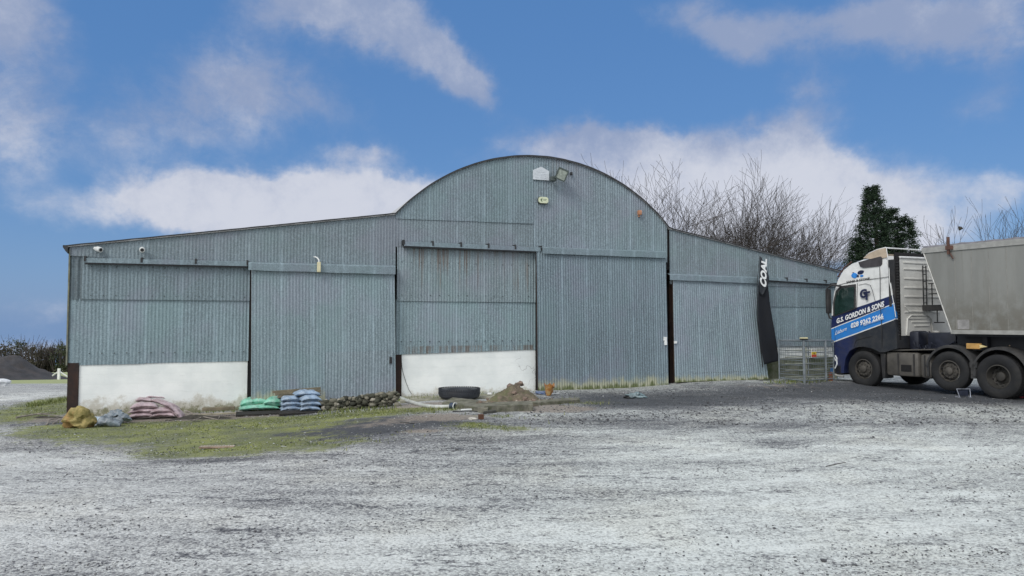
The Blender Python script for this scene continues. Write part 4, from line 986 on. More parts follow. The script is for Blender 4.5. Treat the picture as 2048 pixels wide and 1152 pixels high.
# timber behind and beside the sacks
m_board = plain('weathered_board', (.17, .145, .10), .85, var=.3, scale=4, dirt=(.09, .09, .05), dirt_amt=.6)
def plank(name, label, cat, a, b_, w, h, mat, group=None):
    a = Vector(a); b_ = Vector(b_); d = b_ - a; L = d.length; o = obj(name, MB().cbox(0, L, -w / 2, w / 2, -h / 2, h / 2, min(w, h) * .12), mat)
    o.location = a; o.rotation_euler = d.to_track_quat('X', 'Z').to_euler(); return tag(o, label, cat, group)
g1 = 'boards behind the blue sacks'
for k, (pa_, pb_, lb) in enumerate((((545, 785), (642, 777), 'top brown board leaning behind the blue sacks'), ((550, 789), (642, 782), 'middle brown board behind the blue sacks'), ((555, 794), (642, 788), 'lowest brown board behind the blue sacks'))):
    a = F(*pa_, .55); b_ = F(*pb_, .55); A_ = FO + FS * a[0] + FN * (.45 + .03 * k); B_ = FO + FS * b_[0] + FN * (.45 + .03 * k); plank('board', lb, 'board', (A_.x, A_.y, a[1]), (B_.x, B_.y, b_[1]), .05, .055, m_board, g1)
a = G(405, 829); b_ = G(470, 827)
plank('beam', 'brown timber beam on the ground left of the green sacks', 'beam', a + Vector((0, 0, .12)), b_ + Vector((0, 0, .13)), .16, .07, m_board)
plank('plank', 'thin pale plank lying under the brown beam', 'plank', G(385, 835) + Vector((0, 0, .05)), G(472, 831) + Vector((0, 0, .06)), .10, .03, plain('pale_board', (.30, .27, .20), .85, var=.25))
m_stick = plain('dead_branch', (.24, .215, .19), .9, var=.35, scale=8)
def stick(label, pts, r0, group='dead branches by the wall', mat=None):
    P = []
    for (px, py, h) in pts: p = G(px, py); P.append(Vector((p.x, p.y, p.z + h)))
    o = P[0].copy(); Q = []
    for i in range(len(P) - 1):
        for k in range(4):
            q = P[i].lerp(P[i + 1], k / 4) - o; Q.append(q + Vector((0, 0, .012 * mn.noise(q * 9))) + Vector((.0, .012 * mn.noise(q * 7 + Vector((3, 0, 0))), 0)))
    Q.append(P[-1] - o); n = len(Q); mb = MB().tube(Q, [r0 * (1 - .6 * i / n) for i in range(n)], 6)
    r = random.Random(int(pts[0][0])); 
    for k in range(3):
        i = r.randrange(1, n - 1); d = (Q[min(n - 1, i + 1)] - Q[i - 1]).normalized(); d = (d + Vector((r.gauss(0, .4), r.gauss(0, .4), abs(r.gauss(0, .3))))).normalized(); mb.tube([Q[i], Q[i] + d * r.uniform(.08, .22)], [r0 * .4, r0 * .15], 4)
    s = obj('branch', mb, mat or m_stick, None, True); s.location = o; return tag(s, label, 'branch', group)
stick('long pale branch pointing left from behind the boulder', [(32, 838, .03), (75, 833, .06), (118, 836, .05)], .022)
stick('curved pale branch lying in front left of the boulder', [(92, 852, .01), (100, 844, .06), (116, 842, .05)], .018)
stick('short branch tucked against the left of the boulder', [(106, 849, .02), (122, 843, .05)], .02)
stick('thin branch crossing the grass behind the boulder', [(60, 832, .03), (112, 828, .04)], .014)
stick('forked pale branch reaching down to the right of the pink sacks', [(372, 829, .08), (398, 836, .05), (436, 841, .02), (440, 836, .06)], .017)
stick('thin branch slanting down over the grass edge', [(402, 839, .05), (372, 849, .01)], .009)
stick('branch rising towards the wall right of the pink sacks', [(374, 826, .02), (392, 818, .16), (410, 822, .1)], .014)
stick('long thin dark branch under the others near the beam', [(360, 838, .02), (400, 834, .03), (445, 839, .02)], .012, mat=plain('dark_stick', (.07, .065, .065), .9))
stick('low twiggy branch below the pink sacks', [(330, 842, .015), (372, 841, .03), (405, 845, .01)], .01, mat=_M['dark_stick'])
# dark leaf litter line at the wall foot
c_ = G(400, 836); heap('leaf_litter', 'low bank of dark leaf litter and earth along the wall foot by the beam', 'litter', c_, 1.3, .35, .08, plain('dark_litter', (.05, .045, .035), .95, var=.5, scale=9, bump=1.0), 5, .5)
c_ = G(240, 838); heap('leaf_litter', 'low bank of dark earth under the grey and pink sacks', 'litter', c_, 1.1, .4, .05, _M['dark_litter'], 6, .5)
c_ = G(95, 836); heap('leaf_litter', 'scrap of dark litter left of the boulder', 'litter', c_, .7, .25, .05, _M['dark_litter'], 8, .5)

# rubble wall
def rubble(name, label, cat, pa_, pb_, h0, h1, n, size, matn, seed, width=.35, ramp=None):
    r = random.Random(seed); A_, B_ = G(*pa_), G(*pb_); o0 = A_.copy(); mb = MB(); tones = []
    for k in range(n):
        u = r.random(); base = A_.lerp(B_, u); hh = h0 + (h1 - h0) * u; z = r.random() ** 1.0 * hh; s_ = r.uniform(.6, 1.25) * size; wd = width * (1 - .5 * z / max(hh, .01))
        f0 = len(mb.f); mb.blob((base.x - o0.x + r.gauss(0, .02) - FN.x * r.random() * wd, base.y - o0.y - FN.y * r.random() * wd, base.z - o0.z + z), s_, r.random() * 50, .3, 2, sc_=(r.uniform(.9, 1.4), 1, r.uniform(.65, 1)), freq=1.6)
        tones += [r.random()] * (len(mb.f) - f0)
    o = obj(name, mb, attr_mat(matn, ramp or [(0, (.06, .065, .05)), (.45, (.17, .17, .13)), (.8, (.30, .29, .24)), (1, (.42, .40, .34))], .9, .5), None, 'all', fix=False); o.location = o0; set_tone(o, tones); return tag(o, label, cat)
rubble('rubble_wall', 'low wall of loose mossy stones at the foot of the first door', 'stone wall', (642, 822), (795, 813), .20, .33, 420, .054, 'rubble_stone', 3, ramp=[(0, (.03, .033, .025)), (.45, (.09, .09, .065)), (.85, (.20, .19, .15)), (1, (.34, .32, .27))])

# hose
hp = []
for (px, py, h) in ((783, 797, .03), (800, 800, .05), (818, 806, .04), (845, 813, .03), (868, 817, .035), (900, 818, .05)): p = G(px, py); hp.append(Vector((p.x, p.y, p.z + h)))
o0 = hp[0].copy(); sm = []
for i in range(len(hp) - 1):
    p0, p1, p2, p3 = hp[max(0, i - 1)], hp[i], hp[i + 1], hp[min(len(hp) - 1, i + 2)]
    for k in range(6):
        u = k / 6; sm.append(.5 * ((2 * p1) + (p2 - p0) * u + (2 * p0 - 5 * p1 + 4 * p2 - p3) * u * u + (3 * p1 - p0 - 3 * p2 + p3) * u ** 3) - o0)
sm.append(hp[-1] - o0)
ho = thing('drain_hose', 'long pale grey flexible hose curving over the ground from the rubble wall', 'hose', o0)
obj('pipe', MB().tube(sm, [.042 + .003 * (i % 2) for i in range(len(sm))], 10), plain('hose_grey', (.48, .50, .48), .5, var=.2, dirt=(.25, .26, .20)), ho, True)
e_ = sm[-1]; cpl = MB().lathe([(.03, -.03), (.075, -.03), (.075, .05), (.055, .05), (.055, -.0), (.03, 0)], 20, Matrix.Translation(e_ + Vector((.06, 0, .01))) @ Matrix.Rotation(R(60), 4, 'Z'), closed=True)
obj('coupling', cpl, plain('dark_blue_rubber', (.03, .05, .09), .5), ho, True)
obj('ring', MB().lathe([(.07, -.045), (.088, -.045), (.088, -.03), (.07, -.03)], 20, Matrix.Translation(e_ + Vector((.08, -.03, .01))) @ Matrix.Rotation(R(60), 4, 'Z'), closed=True), m_white_pl, ho, True)

# tyre lying flat
c_ = G(929, 801); c_ = c_ - FN * .45
rad, th_ = .50, .21
prof = [(rad * .58, .02), (rad * .66, .0), (rad * .88, -.0), (rad * .97, .03), (rad, .07), (rad, th_ - .07), (rad * .97, th_ - .03), (rad * .88, th_), (rad * .66, th_), (rad * .58, th_ - .02), (rad * .56, th_ - .05), (rad * .60, th_ * .5), (rad * .56, .05)]
mb = MB().lathe(prof, 56, Matrix.Rotation(R(90), 4, 'X'), closed=True)
for k in range(56):
    a = 6.283 * k / 56
    for zz in (.09, .17): mb.box(rad - .003, rad + .010, -.018, .018, zz, zz + .06, Matrix.Rotation(a + (.05 if zz > .1 else 0), 4, 'Z'))
m_tyre = plain('dusty_rubber', (.012, .013, .015), .85, var=.35, scale=5, dirt=(.028, .027, .025), dirt_amt=.6, bump=.15)
o = obj('tyre', mb, plain('old_tyre_rubber', (.028, .032, .040), .6, var=.3, scale=4), None, True); o.location = (c_.x, c_.y, c_.z + .03); tag(o, 'black lorry tyre lying flat against the white wall', 'tyre')

# concrete slabs, kerb, dirt and rubble
m_conc = plain('mossy_concrete', (.17, .165, .13), .9, var=.45, scale=6, bump=.8, dirt=(.05, .058, .025), dirt_amt=.8)
def slab(label, pts, h, name='slab', cat='slab', mat=None, group=None, lift=0.0):
    P = [G(*p) for p in pts]; o0 = P[0].copy(); n = len(P); mb = MB()
    mb.add([(p.x - o0.x, p.y - o0.y, p.z - o0.z - .08) for p in P] + [(p.x - o0.x, p.y - o0.y, p.z - o0.z + h) for p in P], [tuple(range(n)), tuple(range(2 * n - 1, n - 1, -1))] + [(i, (i + 1) % n, (i + 1) % n + n, i + n) for i in range(n)])
    o = obj(name, mb, mat or m_conc); o.location = o0 + Vector((0, 0, lift)); md = o.modifiers.new('edge', 'BEVEL'); md.width = .012; md.segments = 2; return tag(o, label, cat, group)
slab('mossy concrete slab in front of the tyre, sloping to the right', [(884, 814), (975, 827), (985, 812), (905, 803)], .10, group='concrete pieces')
slab('broken concrete kerb stone in front of the dirt pile', [(968, 825), (1066, 821), (1064, 813), (985, 816)], .13, 'kerb_stone', 'kerb stone', group='concrete pieces')
slab('low green kerb edge running right from the dirt pile', [(1062, 812), (1160, 805), (1158, 801), (1062, 806)], .07, 'kerb_stone', 'kerb stone', group='concrete pieces')
slab('dark broken concrete wedge leaning at the kerb corner', [(966, 828), (992, 825), (992, 820), (975, 822)], .05, 'slab', 'slab', plain('dark_concrete', (.07, .07, .06), .9, var=.3, bump=.4))
slab('concrete footing along the white wall under the tyre', [(800, 806), (1050, 795), (1048, 789), (800, 797)], .05, 'footing', 'footing', plain('pale_footing', (.30, .29, .23), .9, var=.25, scale=5, dirt=(.12, .13, .06), dirt_amt=.6, bump=.4))
m_dirt = plain('brown_dirt', (.15, .12, .088), .95, var=.5, scale=7, bump=1.0, dirt=(.10, .11, .05), dirt_amt=.8, bscale=22)
c_ = G(1034, 804); heap('dirt_pile', 'brown pile of dirt and broken stone against the white wall', 'heap', c_ - FN * .15, .80, .55, .34, m_dirt, 8.3, .5)
c_ = G(1010, 812); heap('dirt_spill', 'low spread of reddish rubble between tyre and kerb stone', 'heap', c_, 1.0, .35, .17, m_dirt, 7, .6)
rr_ = random.Random(12)
STN = [(1020, 797, .10, .36), (1040, 796, .12, .40), (1028, 804, .08, .25), (1050, 808, .09, .12), (1066, 808, .08, .08), (990, 810, .07, .12), (1012, 815, .08, .10), (960, 812, .06, .10), (1038, 814, .07, .12), (975, 806, .05, .1), (1078, 806, .06, .02), (1000, 806, .06, .12)]
SL = ['mid-sized stone high on the dirt pile', 'largest reddish stone crowning the dirt pile', 'stone half buried in the face of the dirt pile', 'stone at the right foot of the dirt pile', 'pale stone beside the kerb end', 'small stone in the spill left of the pile', 'stone lying just behind the kerb stone', 'small stone near the sloping slab', 'brown stone behind the right half of the kerb stone', 'little stone beside the tyre', 'small stone right of the pile', 'stone between tyre and pile']
for (px, py, s_, h), lb in zip(STN, SL):
    p = G(px, py); o = obj('stone', MB().blob((0, 0, 0), s_ * .62, px * .1, .35, 3, sc_=(1.15, .9, .8), freq=1.5), plain('reddish_stone', (.20, .15, .12), .9, var=.4, bump=.5), None, True); o.location = p + Vector((0, 0, h * .8 + s_ * .2)); tag(o, lb, 'stone', 'stones on the dirt pile')
rubble('rubble', 'scatter of small broken stones around the dirt pile', 'rubble', (960, 816), (1110, 805), .10, .05, 420, .030, 'rubble_red', 9, .45, [(0, (.10, .07, .055)), (.5, (.24, .18, .14)), (1, (.46, .42, .36))])
# bits and pieces
def pipe(label, pa_, pb_, r_, mat, h=.03, cat='pipe'):
    a, b_ = G(*pa_), G(*pb_); o = obj('pipe', MB().tube([(0, 0, 0), tuple((b_ - a) * .5 + Vector((0, 0, .004))), tuple(b_ - a)], r_, 10), mat, None, True); o.location = a + Vector((0, 0, h)); return tag(o, label, cat, 'loose pipes')
pipe('short white pipe on the ground before the kerb stone', (922, 823), (950, 822), .02, m_white_pl)
pipe('thin dark rod lying beside the short white pipe', (905, 824), (972, 824), .009, m_blackpl, .015)
pipe('thin white pipe in front of the ribbed door', (1094, 792), (1118, 789), .018, m_white_pl)
pipe('white pipe end beside the tyre', (975, 793), (983, 793), .035, m_white_pl, .06)
c_ = G(1097, 792); o = thing('torn_bag', 'orange and yellow torn bag standing by the ribbed door', 'bag', c_)
mb = MB()
for j in range(9):
    z = j * .035
    for i in range(12):
        a = 6.283 * i / 12; rr = (.05 + .012 * j) * (1 + .45 * mn.noise(Vector((math.cos(a) * 2, math.sin(a) * 2, z * 6)))); mb.v.append((math.cos(a) * rr + .004 * j, math.sin(a) * rr * .7, z * (1 + .2 * math.sin(3 * a) * (j > 6))))
for j in range(8):
    for i in range(12): i2 = (i + 1) % 12; mb.f.append([j * 12 + i, j * 12 + i2, j * 12 + 12 + i2, j * 12 + 12 + i])
mb.f.append(list(range(12)))
mo = plastic('orange_bag', (.36, .15, .035), dirt=(.42, .36, .13)); obj('body', mb, mo, o, 'all')
o = obj('rag', MB().blob((0, 0, .04), .1, 6, .45, 3, sc_=(1.4, .8, .5), freq=2), plastic('blue_rag', (.06, .10, .20)), None, 'all'); o.location = G(1083, 789); tag(o, 'dark blue rag at the foot of the ribbed door', 'rag')
o = obj('bag', MB().blob((0, 0, .05), .15, 9, .5, 4, sc_=(1.3, .8, .5), freq=2.2), plastic('grey_green_bag', (.15, .22, .24), dirt=(.05, .06, .07)), None, 'all'); o.location = G(1274, 796); tag(o, 'crumpled grey-green bag on the gravel before the ribbed door', 'bag')
o = obj('bag', MB().blob((0, 0, .02), .08, 19, .5, 3, sc_=(1.7, .9, .35), freq=2.2), m_blackpl, None, 'all'); o.location = G(1258, 796); tag(o, 'flat black scrap beside the grey-green bag', 'scrap')
p = G(962, 839); o = obj('brick', MB().cbox(-.05, .05, -.04, .04, 0, .10, .012), plain('brown_brick', (.09, .04, .022), .85, var=.3, bump=.3)); o.location = p; o.rotation_euler = (0, 0, .3); tag(o, 'small dark brown brick standing on the ground', 'brick')
o = obj('stone', MB().blob((0, 0, .02), .06, 23, .35, 2, sc_=(1.3, .9, .6)), plain('pale_stone', (.45, .43, .38), .85, var=.2), None, True); o.location = G(946, 840); tag(o, 'small pale stone left of the dark brown brick', 'stone')
pipe('thin dark stick on the gravel left of the short white pipe', (800, 846), (830, 848), .008, m_blackpl, .01, 'stick')
pipe('thin curved stick lying alone on the open yard', (1652, 934), (1691, 926), .006, plain('dark_stick', (.07, .065, .065)), .008, 'stick')
p = G(434, 896); o = obj('drain_grate', MB().box(-.27, .27, -.05, .05, .005, .02).box(-.27, .27, -.055, -.045, .005, .035).box(-.27, .27, .045, .055, .005, .035), plain('rusty_grate', (.30, .22, .17), .8, var=.3)); o.location = p; o.rotation_euler = (0, 0, R(6))
mb2 = MB()
for k in range(13): mb2.box(-.26 + k * .042, -.236 + k * .042, -.045, .045, .0205, .034)
g2 = obj('grate_bars', mb2, plain('pale_bars', (.46, .42, .36), .8, var=.2), o); tag(o, 'small rusty grate lying in the mossy grass', 'drain grate')
# cable on the white wall
cb = []
for (px, py) in ((803, 722), (804, 735), (806, 745), (812, 765), (818, 780), (823, 788)): s, z = F(px, py, -.01); cb.append((s, .008, z))
obj('cable', MB().tube(cb, .006, 5), m_blackpl, barn)

# ---------------------------------------------------------------- metal cage beside the flag
CC = G(1609, 767); CL_ = G(1559, 761); CR_ = G(1668, 762)
cage = thing('metal_cage', 'galvanised steel mesh cage with a hazard sign between the flag and the lorry', 'cage', CC)
m_cage = plain('cage_steel', (.22, .25, .27), .5, metal=.35, var=.25)
Lv = CL_ - CC; Lv.z = 0; Rv = CR_ - CC; Rv.z = 0; Bk = Lv + Rv; HC = 1.22
for k, (v_, r_) in enumerate(((Vector((0, 0, 0)), .035), (Lv, .022), (Rv, .022), (Bk, .022))):
    obj('post', MB().tube([v_, v_ + Vector((0, 0, HC + (.02 if k == 0 else 0)))], r_, 4), m_cage, cage)
def panel(a, b_, nr, mesh, name):
    mb = MB(); d = b_ - a
    for z in (.08, HC - .01): mb.tube([a + Vector((0, 0, z)), b_ + Vector((0, 0, z))], .018, 4)
    for k in range(nr): z = .08 + (HC - .1) * (k + 1) / (nr + 1); mb.tube([a + Vector((0, 0, z)), b_ + Vector((0, 0, z))], .010, 4)
    n = int(d.length / mesh)
    for k in range(1, n): q = a + d * k / n; mb.tube([q + Vector((0, 0, .08)), q + Vector((0, 0, HC))], .0035, 3)
    obj(name, mb, m_cage, cage)
Z3 = Vector((0, 0, 0))
panel(Z3, Lv, 7, .06, 'mesh_panel'); panel(Z3, Rv, 6, .06, 'mesh_panel'); panel(Lv, Bk, 5, .10, 'mesh_panel'); panel(Rv, Bk, 5, .10, 'mesh_panel')
gq = Rv * .5; obj('gate_post', MB().box(-.03, .03, -.02, .02, .03, HC).box(-.025, .025, -.025, .02, .05, HC, Matrix.Translation(Rv * .72)), m_cage, cage)
# sign with pictograms, yellow and red fields (unreadable small print)
sg = thing('hazard_sign', 'small white, yellow and red hazard sign wired to the cage', 'sign', CC + Rv * .30 + Vector((0, -.05, .86)), math.atan2(Rv.y, Rv.x))
obj('board', MB().box(-.125, .125, -.006, 0, -.125, .125), plain('sign_white', (.72, .73, .70), .6, var=.06), sg)
obj('yellow_field', MB().box(-.12, .12, -.009, -.0065, -.04, .035), plain('sign_yellow', (.68, .50, .05), .6), sg)
obj('red_field', MB().box(-.12, .12, -.009, -.0065, -.115, -.043), plain('sign_red', (.52, .07, .04), .6), sg)
pm = MB()
for k in range(3): pm.box(-.085 + k * .07, -.06 + k * .07, -.009, -.0065, .055, .1).box(-.079 + k * .07, -.066 + k * .07, -.009, -.0065, .1, .112)
pm.prism([(-.03, -.03), (.03, -.03), (0, .025)], -.012, -.0095)
obj('pictograms', pm, m_blackpl, sg)
o = thing('brush_head', 'cream and dark brush head lying on top of the cage corner post', 'brush', CC + Vector((0, 0, HC + .025)), .3)
obj('block', MB().cbox(-.12, .12, -.04, .04, .03, .075, .012), plain('cream_block', (.62, .58, .36), .6), o); obj('bristles', MB().box(-.11, .11, -.035, .035, .0, .03), m_blackpl, o)
# horizontal barrier rails inside the cage
bar = thing('field_gate', 'weathered tubular gate leaning inside the cage', 'gate', CC + Bk * .55, math.atan2(Rv.y - Lv.y, Rv.x - Lv.x))
mbg = MB()
for k in range(5): mbg.tube([(-.62, 0, .1 + k * .2), (.62, 0, .13 + k * .2 + .015 * (k % 2))], .018, 6)
obj('rails', mbg, plain('pale_green_tube', (.26, .28, .23), .7, var=.3), bar); obj('upright', MB().tube([(0, .02, .05), (0, .02, 1.0)], .02, 6), _M['pale_green_tube'], bar)
o = obj('crate', MB().cbox(-.05, .05, -.05, .05, 0, .12, .015).cbox(-.045, .045, -.045, .045, .14, .26, .015), plain('orange_box', (.26, .07, .02), .6), None); o.location = G(1661, 762); tag(o, 'small stack of orange boxes at the cage end by the lorry nose', 'crate')

# ---------------------------------------------------------------- lorry
lorry = thing('lorry', 'white, navy and blue haulage lorry tractor parked beside the barn', 'lorry', TO, B63)
def livery():
    m, t, b = bsdf('cab_livery'); v = t.n('ShaderNodeTexCoord').outputs['Object']; sp = t.n('ShaderNodeSeparateXYZ'); t.l(v, sp.inputs[0]); x, z = sp.outputs[0], sp.outputs[2]
    def above(p, q, soft=.004):
        k = (q[1] - p[1]) / (q[0] - p[0]); ln = t.m('ADD', t.m('MULTIPLY', x, k), p[1] - k * p[0]); return t.mr(t.m('SUBTRACT', z, ln), -soft, soft)
    white = t.mix(t.mr(t.noise(v, 2.2, 5, .6), .35, .7), (.66, .67, .66), (.78, .79, .78))
    grime = t.mr(t.m('ADD', t.noise(v, 4, 6, .7), t.mr(z, 1.0, 2.2, .15, 0)), .45, .85)
    navy = (.010, .020, .085); bluec = (.022, .20, .58)
    c = t.mix(t.mr(x, -.55, -.15), navy, (.018, .021, .028))               # below the stripes
    c = t.mix(above((-1.1, 1.225), (1.01, 1.937)), c, white); c = t.mix(above((-1.1, 1.262), (1.01, 1.962)), c, bluec)
    c = t.mix(above((-1.18, 1.62), (.977, 2.375)), c, white); c = t.mix(above((-1.18, 1.645), (.977, 2.40)), c, navy)
    c = t.mix(above((-1.135, 2.03), (.952, 2.625)), c, white)
    c = t.mix(t.m('MULTIPLY', grime, .30), c, (.10, .095, .085))
    t.l(c, b.inputs['Base Color']); b.inputs['Roughness'].default_value = .35; b.inputs['Coat Weight'].default_value = .3; b.inputs['Coat Roughness'].default_value = .2; return m
m_cab = livery()
prof = [(-1.00, .36), (-1.10, .70), (-1.16, 1.17), (-1.165, 1.70), (-1.13, 2.23), (-1.05, 2.80), (-.93, 3.14), (-.72, 3.42), (-.45, 3.60), (-.05, 3.70), (.45, 3.74), (.62, 3.74), (.70, 3.60), (.86, 3.03), (.975, 2.33), (1.04, 1.6), (1.06, 1.14), (.66, 1.02), (.50, 1.02),
        (.42, 1.06), (.25, 1.12), (.0, 1.16), (-.25, 1.13), (-.47, 1.02), (-.61, .82), (-.67, .6), (-.70, .36)]
def loft(prof, sects, mat, name, parent, W=2.5):
    """sects: (w, front inset, top inset, side shrink)"""
    mb = MB(); n = len(prof)
    for (w, fi, ti) in sects:
        for (x, z) in prof:
            fx = ss(-.55, -1.1, x); tz = ss(3.3, 3.75, z)
            lean_ = .13 * ss(2.3, 3.75, z) * (1 - 2 * w / W)
            mb.v.append((x + fi * fx, w + lean_, z - ti * tz))
    for j in range(len(sects) - 1):
        for i in range(n): i2 = (i + 1) % n; mb.f.append([j * n + i, j * n + i2, (j + 1) * n + i2, (j + 1) * n + i])
    mb.f.append(list(range(n))[::-1]); mb.f.append([(len(sects) - 1) * n + i for i in range(n)])
    return obj(name, mb, mat, parent, True)
cab = loft(prof, [(0, .07, .05), (.02, .045, .03), (.08, .01, .01), (.3, -.04, 0), (.8, -.08, 0), (1.25, -.09, 0), (1.7, -.08, 0), (2.2, -.04, 0), (2.42, .01, .01), (2.48, .045, .03), (2.5, .07, .05)], m_cab, 'cab', lorry)
m_glass = plain('cab_glass', (.012, .03, .026), .08, var=.3, scale=2, spec=.8); m_blk = plain('dusty_black', (.02, .021, .023), .65, var=.3, scale=5, dirt=(.06, .055, .05), dirt_amt=.5)
def sidepoly(name, pts, w0, w1, mat, parent, lean_=True, M=None):
    P = [T(*p) for p in pts]; mb = MB().prism(P, w0, w1)
    if lean_: mb.v = [Vector((v.x, v.y + .13 * ss(2.3, 3.75, v.z), v.z)) for v in mb.v]
    return obj(name, mb, mat, parent)
sidepoly('window_surround', [(1666.5, 634), (1666, 605), (1670, 582), (1678, 572), (1709, 568), (1711, 618)], -.006, .01, m_blk, cab)
win = sidepoly('window', [(1670, 631), (1669.5, 606), (1673, 586), (1681, 577), (1706, 573.5), (1708, 616)], -.012, .01, m_glass, cab)
sidepoly('roof_light', [(1712, 524), (1716, 533), (1722, 535.5), (1756, 532), (1759, 528), (1759, 514), (1756, 512.5)], -.03, .05, plain('smoked_panel', (.05, .045, .048), .35, var=.2), cab)
# seams
se = MB()
def seam(pts, w=.006):
    P = [T(*p) for p in pts]
    for a, b_ in zip(P, P[1:]):
        d = Vector((b_[0] - a[0], b_[1] - a[1])).normalized(); nx_, nz_ = -d.y * w, d.x * w
        o = len(se.v)
        for (x, z) in ((a[0] + nx_, a[1] + nz_), (b_[0] + nx_, b_[1] + nz_), (b_[0] - nx_, b_[1] - nz_), (a[0] - nx_, a[1] - nz_)):
            ll = .13 * ss(2.3, 3.75, z)
            se.v.append((x, -.004 + ll, z))
        for (x, z) in ((a[0] + nx_, a[1] + nz_), (b_[0] + nx_, b_[1] + nz_), (b_[0] - nx_, b_[1] - nz_), (a[0] - nx_, a[1] - nz_)):
            ll = .13 * ss(2.3, 3.75, z)
            se.v.append((x, .004 + ll, z))
        se.f += [[o, o + 1, o + 2, o + 3], [o + 7, o + 6, o + 5, o + 4], [o, o + 4, o + 5, o + 1], [o + 1, o + 5, o + 6, o + 2], [o + 2, o + 6, o + 7, o + 3], [o + 3, o + 7, o + 4, o]]
seam([(1674, 570), (1700, 563), (1755, 556), (1775, 553)]); seam([(1754, 533), (1757, 560), (1760, 600), (1763, 650), (1764, 697)], .008); seam([(1712, 566), (1713, 620)], .005)
seam([(1715, 570), (1728, 567), (1738, 570), (1743, 580), (1750, 602)], .004); seam([(1669, 655), (1671, 690), (1692, 700)], .004); seam([(1712, 680), (1745, 672)], .004); seam([(1712, 680), (1708, 694)], .004)
obj('panel_gaps', se, m_blk, cab)
# livery lettering
m_navy = plain('navy_print', (.012, .018, .06), .5); m_lblue = plain('blue_print', (.03, .22, .62), .5); m_blkp = plain('black_print', (.02, .02, .022), .5)
def q4(*pts): return [T(*p) for p in pts]
def ytext(name, s, quad, mat, **k):
    P = q4(*quad); zc_ = sum(p[1] for p in P) / 4; return text_mesh(name, s, P, -.006 + .13 * ss(2.3, 3.75, zc_) - .006 * (zc_ > 2.4), mat, cab, **k)
ytext('company_name', 'G.S. GORDON & SONS', ((1673.5, 647.5), (1768.5, 613), (1768.5, 601.5), (1673.5, 637.5)), m_wtxt, bold=.035, spacing=1.02)
ytext('phone_number', '028 9262 2266', ((1702, 657), (1767, 637), (1767, 626.5), (1702, 646.5)), m_wtxt, bold=.03)
ytext('web_line', 'gsgordonandsons.co.uk', ((1727.5, 652.2), (1768.5, 638.8), (1768.5, 635.6), (1727.5, 649)), m_wtxt)
ytext('town_name', 'Lisburn', ((1670.5, 670), (1694, 660.5), (1694, 653), (1670.5, 662)), m_wtxt, shear=.5, bold=.0)
ytext('slogan', 'SAND & STONE', ((1690, 567), (1737, 558.5), (1737, 554), (1690, 562)), m_blkp, bold=.02)
ytext('monogram', 'G', ((1719, 598), (1733.5, 594.5), (1733.5, 577), (1719, 579)), m_navy, bold=.05)
ytext('monogram', 'T', ((1726.5, 601.5), (1740, 599), (1740, 582), (1726.5, 584)), m_navy, bold=.05)
def pebble(px, py, rx, ry, mat, ang=0):
    c0 = T(px, py); k = FPX / 21.2; pts = []
    for i in range(16):
        a = 6.283 * i / 16; x = rx / k * 1.55 * math.cos(a); z = ry / k * math.sin(a) * (1 + .12 * math.cos(2 * a + px)); pts.append((c0[0] + x * math.cos(ang) - z * math.sin(ang), c0[1] + x * math.sin(ang) + z * math.cos(ang)))
    lw = .13 * ss(2.3, 3.75, c0[1]); mb = MB().prism(pts, -.016 + lw, .02 + lw); obj('emblem', mb, mat, cab)
pebble(1705, 551, 4.6, 5.2, m_lblue); pebble(1717, 544.5, 4.8, 4.0, m_navy, .3); pebble(1712, 552, 1.7, 2.0, m_navy); pebble(1719.5, 551.5, 2.4, 2.2, m_lblue); pebble(1702, 545, 1.2, .8, m_navy)
# headlamp signature, bumper, step, visor, mirrors
hl = MB(); 
for pts in ([(1671, 711), (1674, 716), (1674.5, 728), (1671, 736), (1668.5, 738)], [(1670, 720), (1674, 722)], [(1668, 712), (1672, 722)]):
    P = [T(*p) for p in pts]; hl.tube([(x, -.012, z) for x, z in P], .02, 6)
obj('headlight', hl, plain('lamp_white', (.75, .78, .8), .2), cab)
obj('bumper', MB().cbox(-1.20, -.74, .0, 2.5, .30, .62, .05), m_blk, lorry); obj('bumper_tip', MB().cbox(-1.17, -1.02, -.015, .2, .30, .50, .03), plain('blue_paint', (.022, .20, .58), .4), lorry)
obj('step_bar', MB().tube([(-1.10, -.02, .33), (-.85, -.03, .27), (-.68, -.02, .26)], .03, 8), plain('dusty_aluminium', (.36, .36, .34), .5, metal=.3), lorry)
obj('sun_visor', MB().add and MB().box(-1.22, -.98, .12, 2.38, 2.98, 3.04), m_blk, cab)
mi = MB(); mi.tube([(-.72, -.0, 2.93), (-.95, -.10, 2.97), (-1.10, -.14, 2.88), (-1.12, -.12, 2.6)], .03, 8).cbox(-1.18, -1.07, -.15, .02, 2.12, 2.86, .04).tube([(-1.12, -.10, 2.15), (-1.10, -.06, 1.98), (-1.05, .0, 1.97)], .025, 8)
obj('mirror', mi, m_blk, lorry, True)
mi2 = MB(); mi2.tube([(-.72, 2.5, 2.93), (-1.0, 2.66, 2.97), (-1.16, 2.76, 2.6)], .03, 8).cbox(-1.22, -1.12, 2.64, 2.86, 2.12, 2.86, .04); obj('mirror', mi2, m_blk, lorry, True)
obj('roof_beacon', MB().cbox(-.80, -.68, .5, .62, 3.44, 3.54, .02), m_blackpl, cab)
ml = MB(); ml.tube([(-.93, .14, 3.22), (-.72, .13, 3.47), (-.45, .14, 3.64)], .022, 6); obj('roof_bar', ml, plain('brown_marker', (.10, .045, .035), .5), cab)
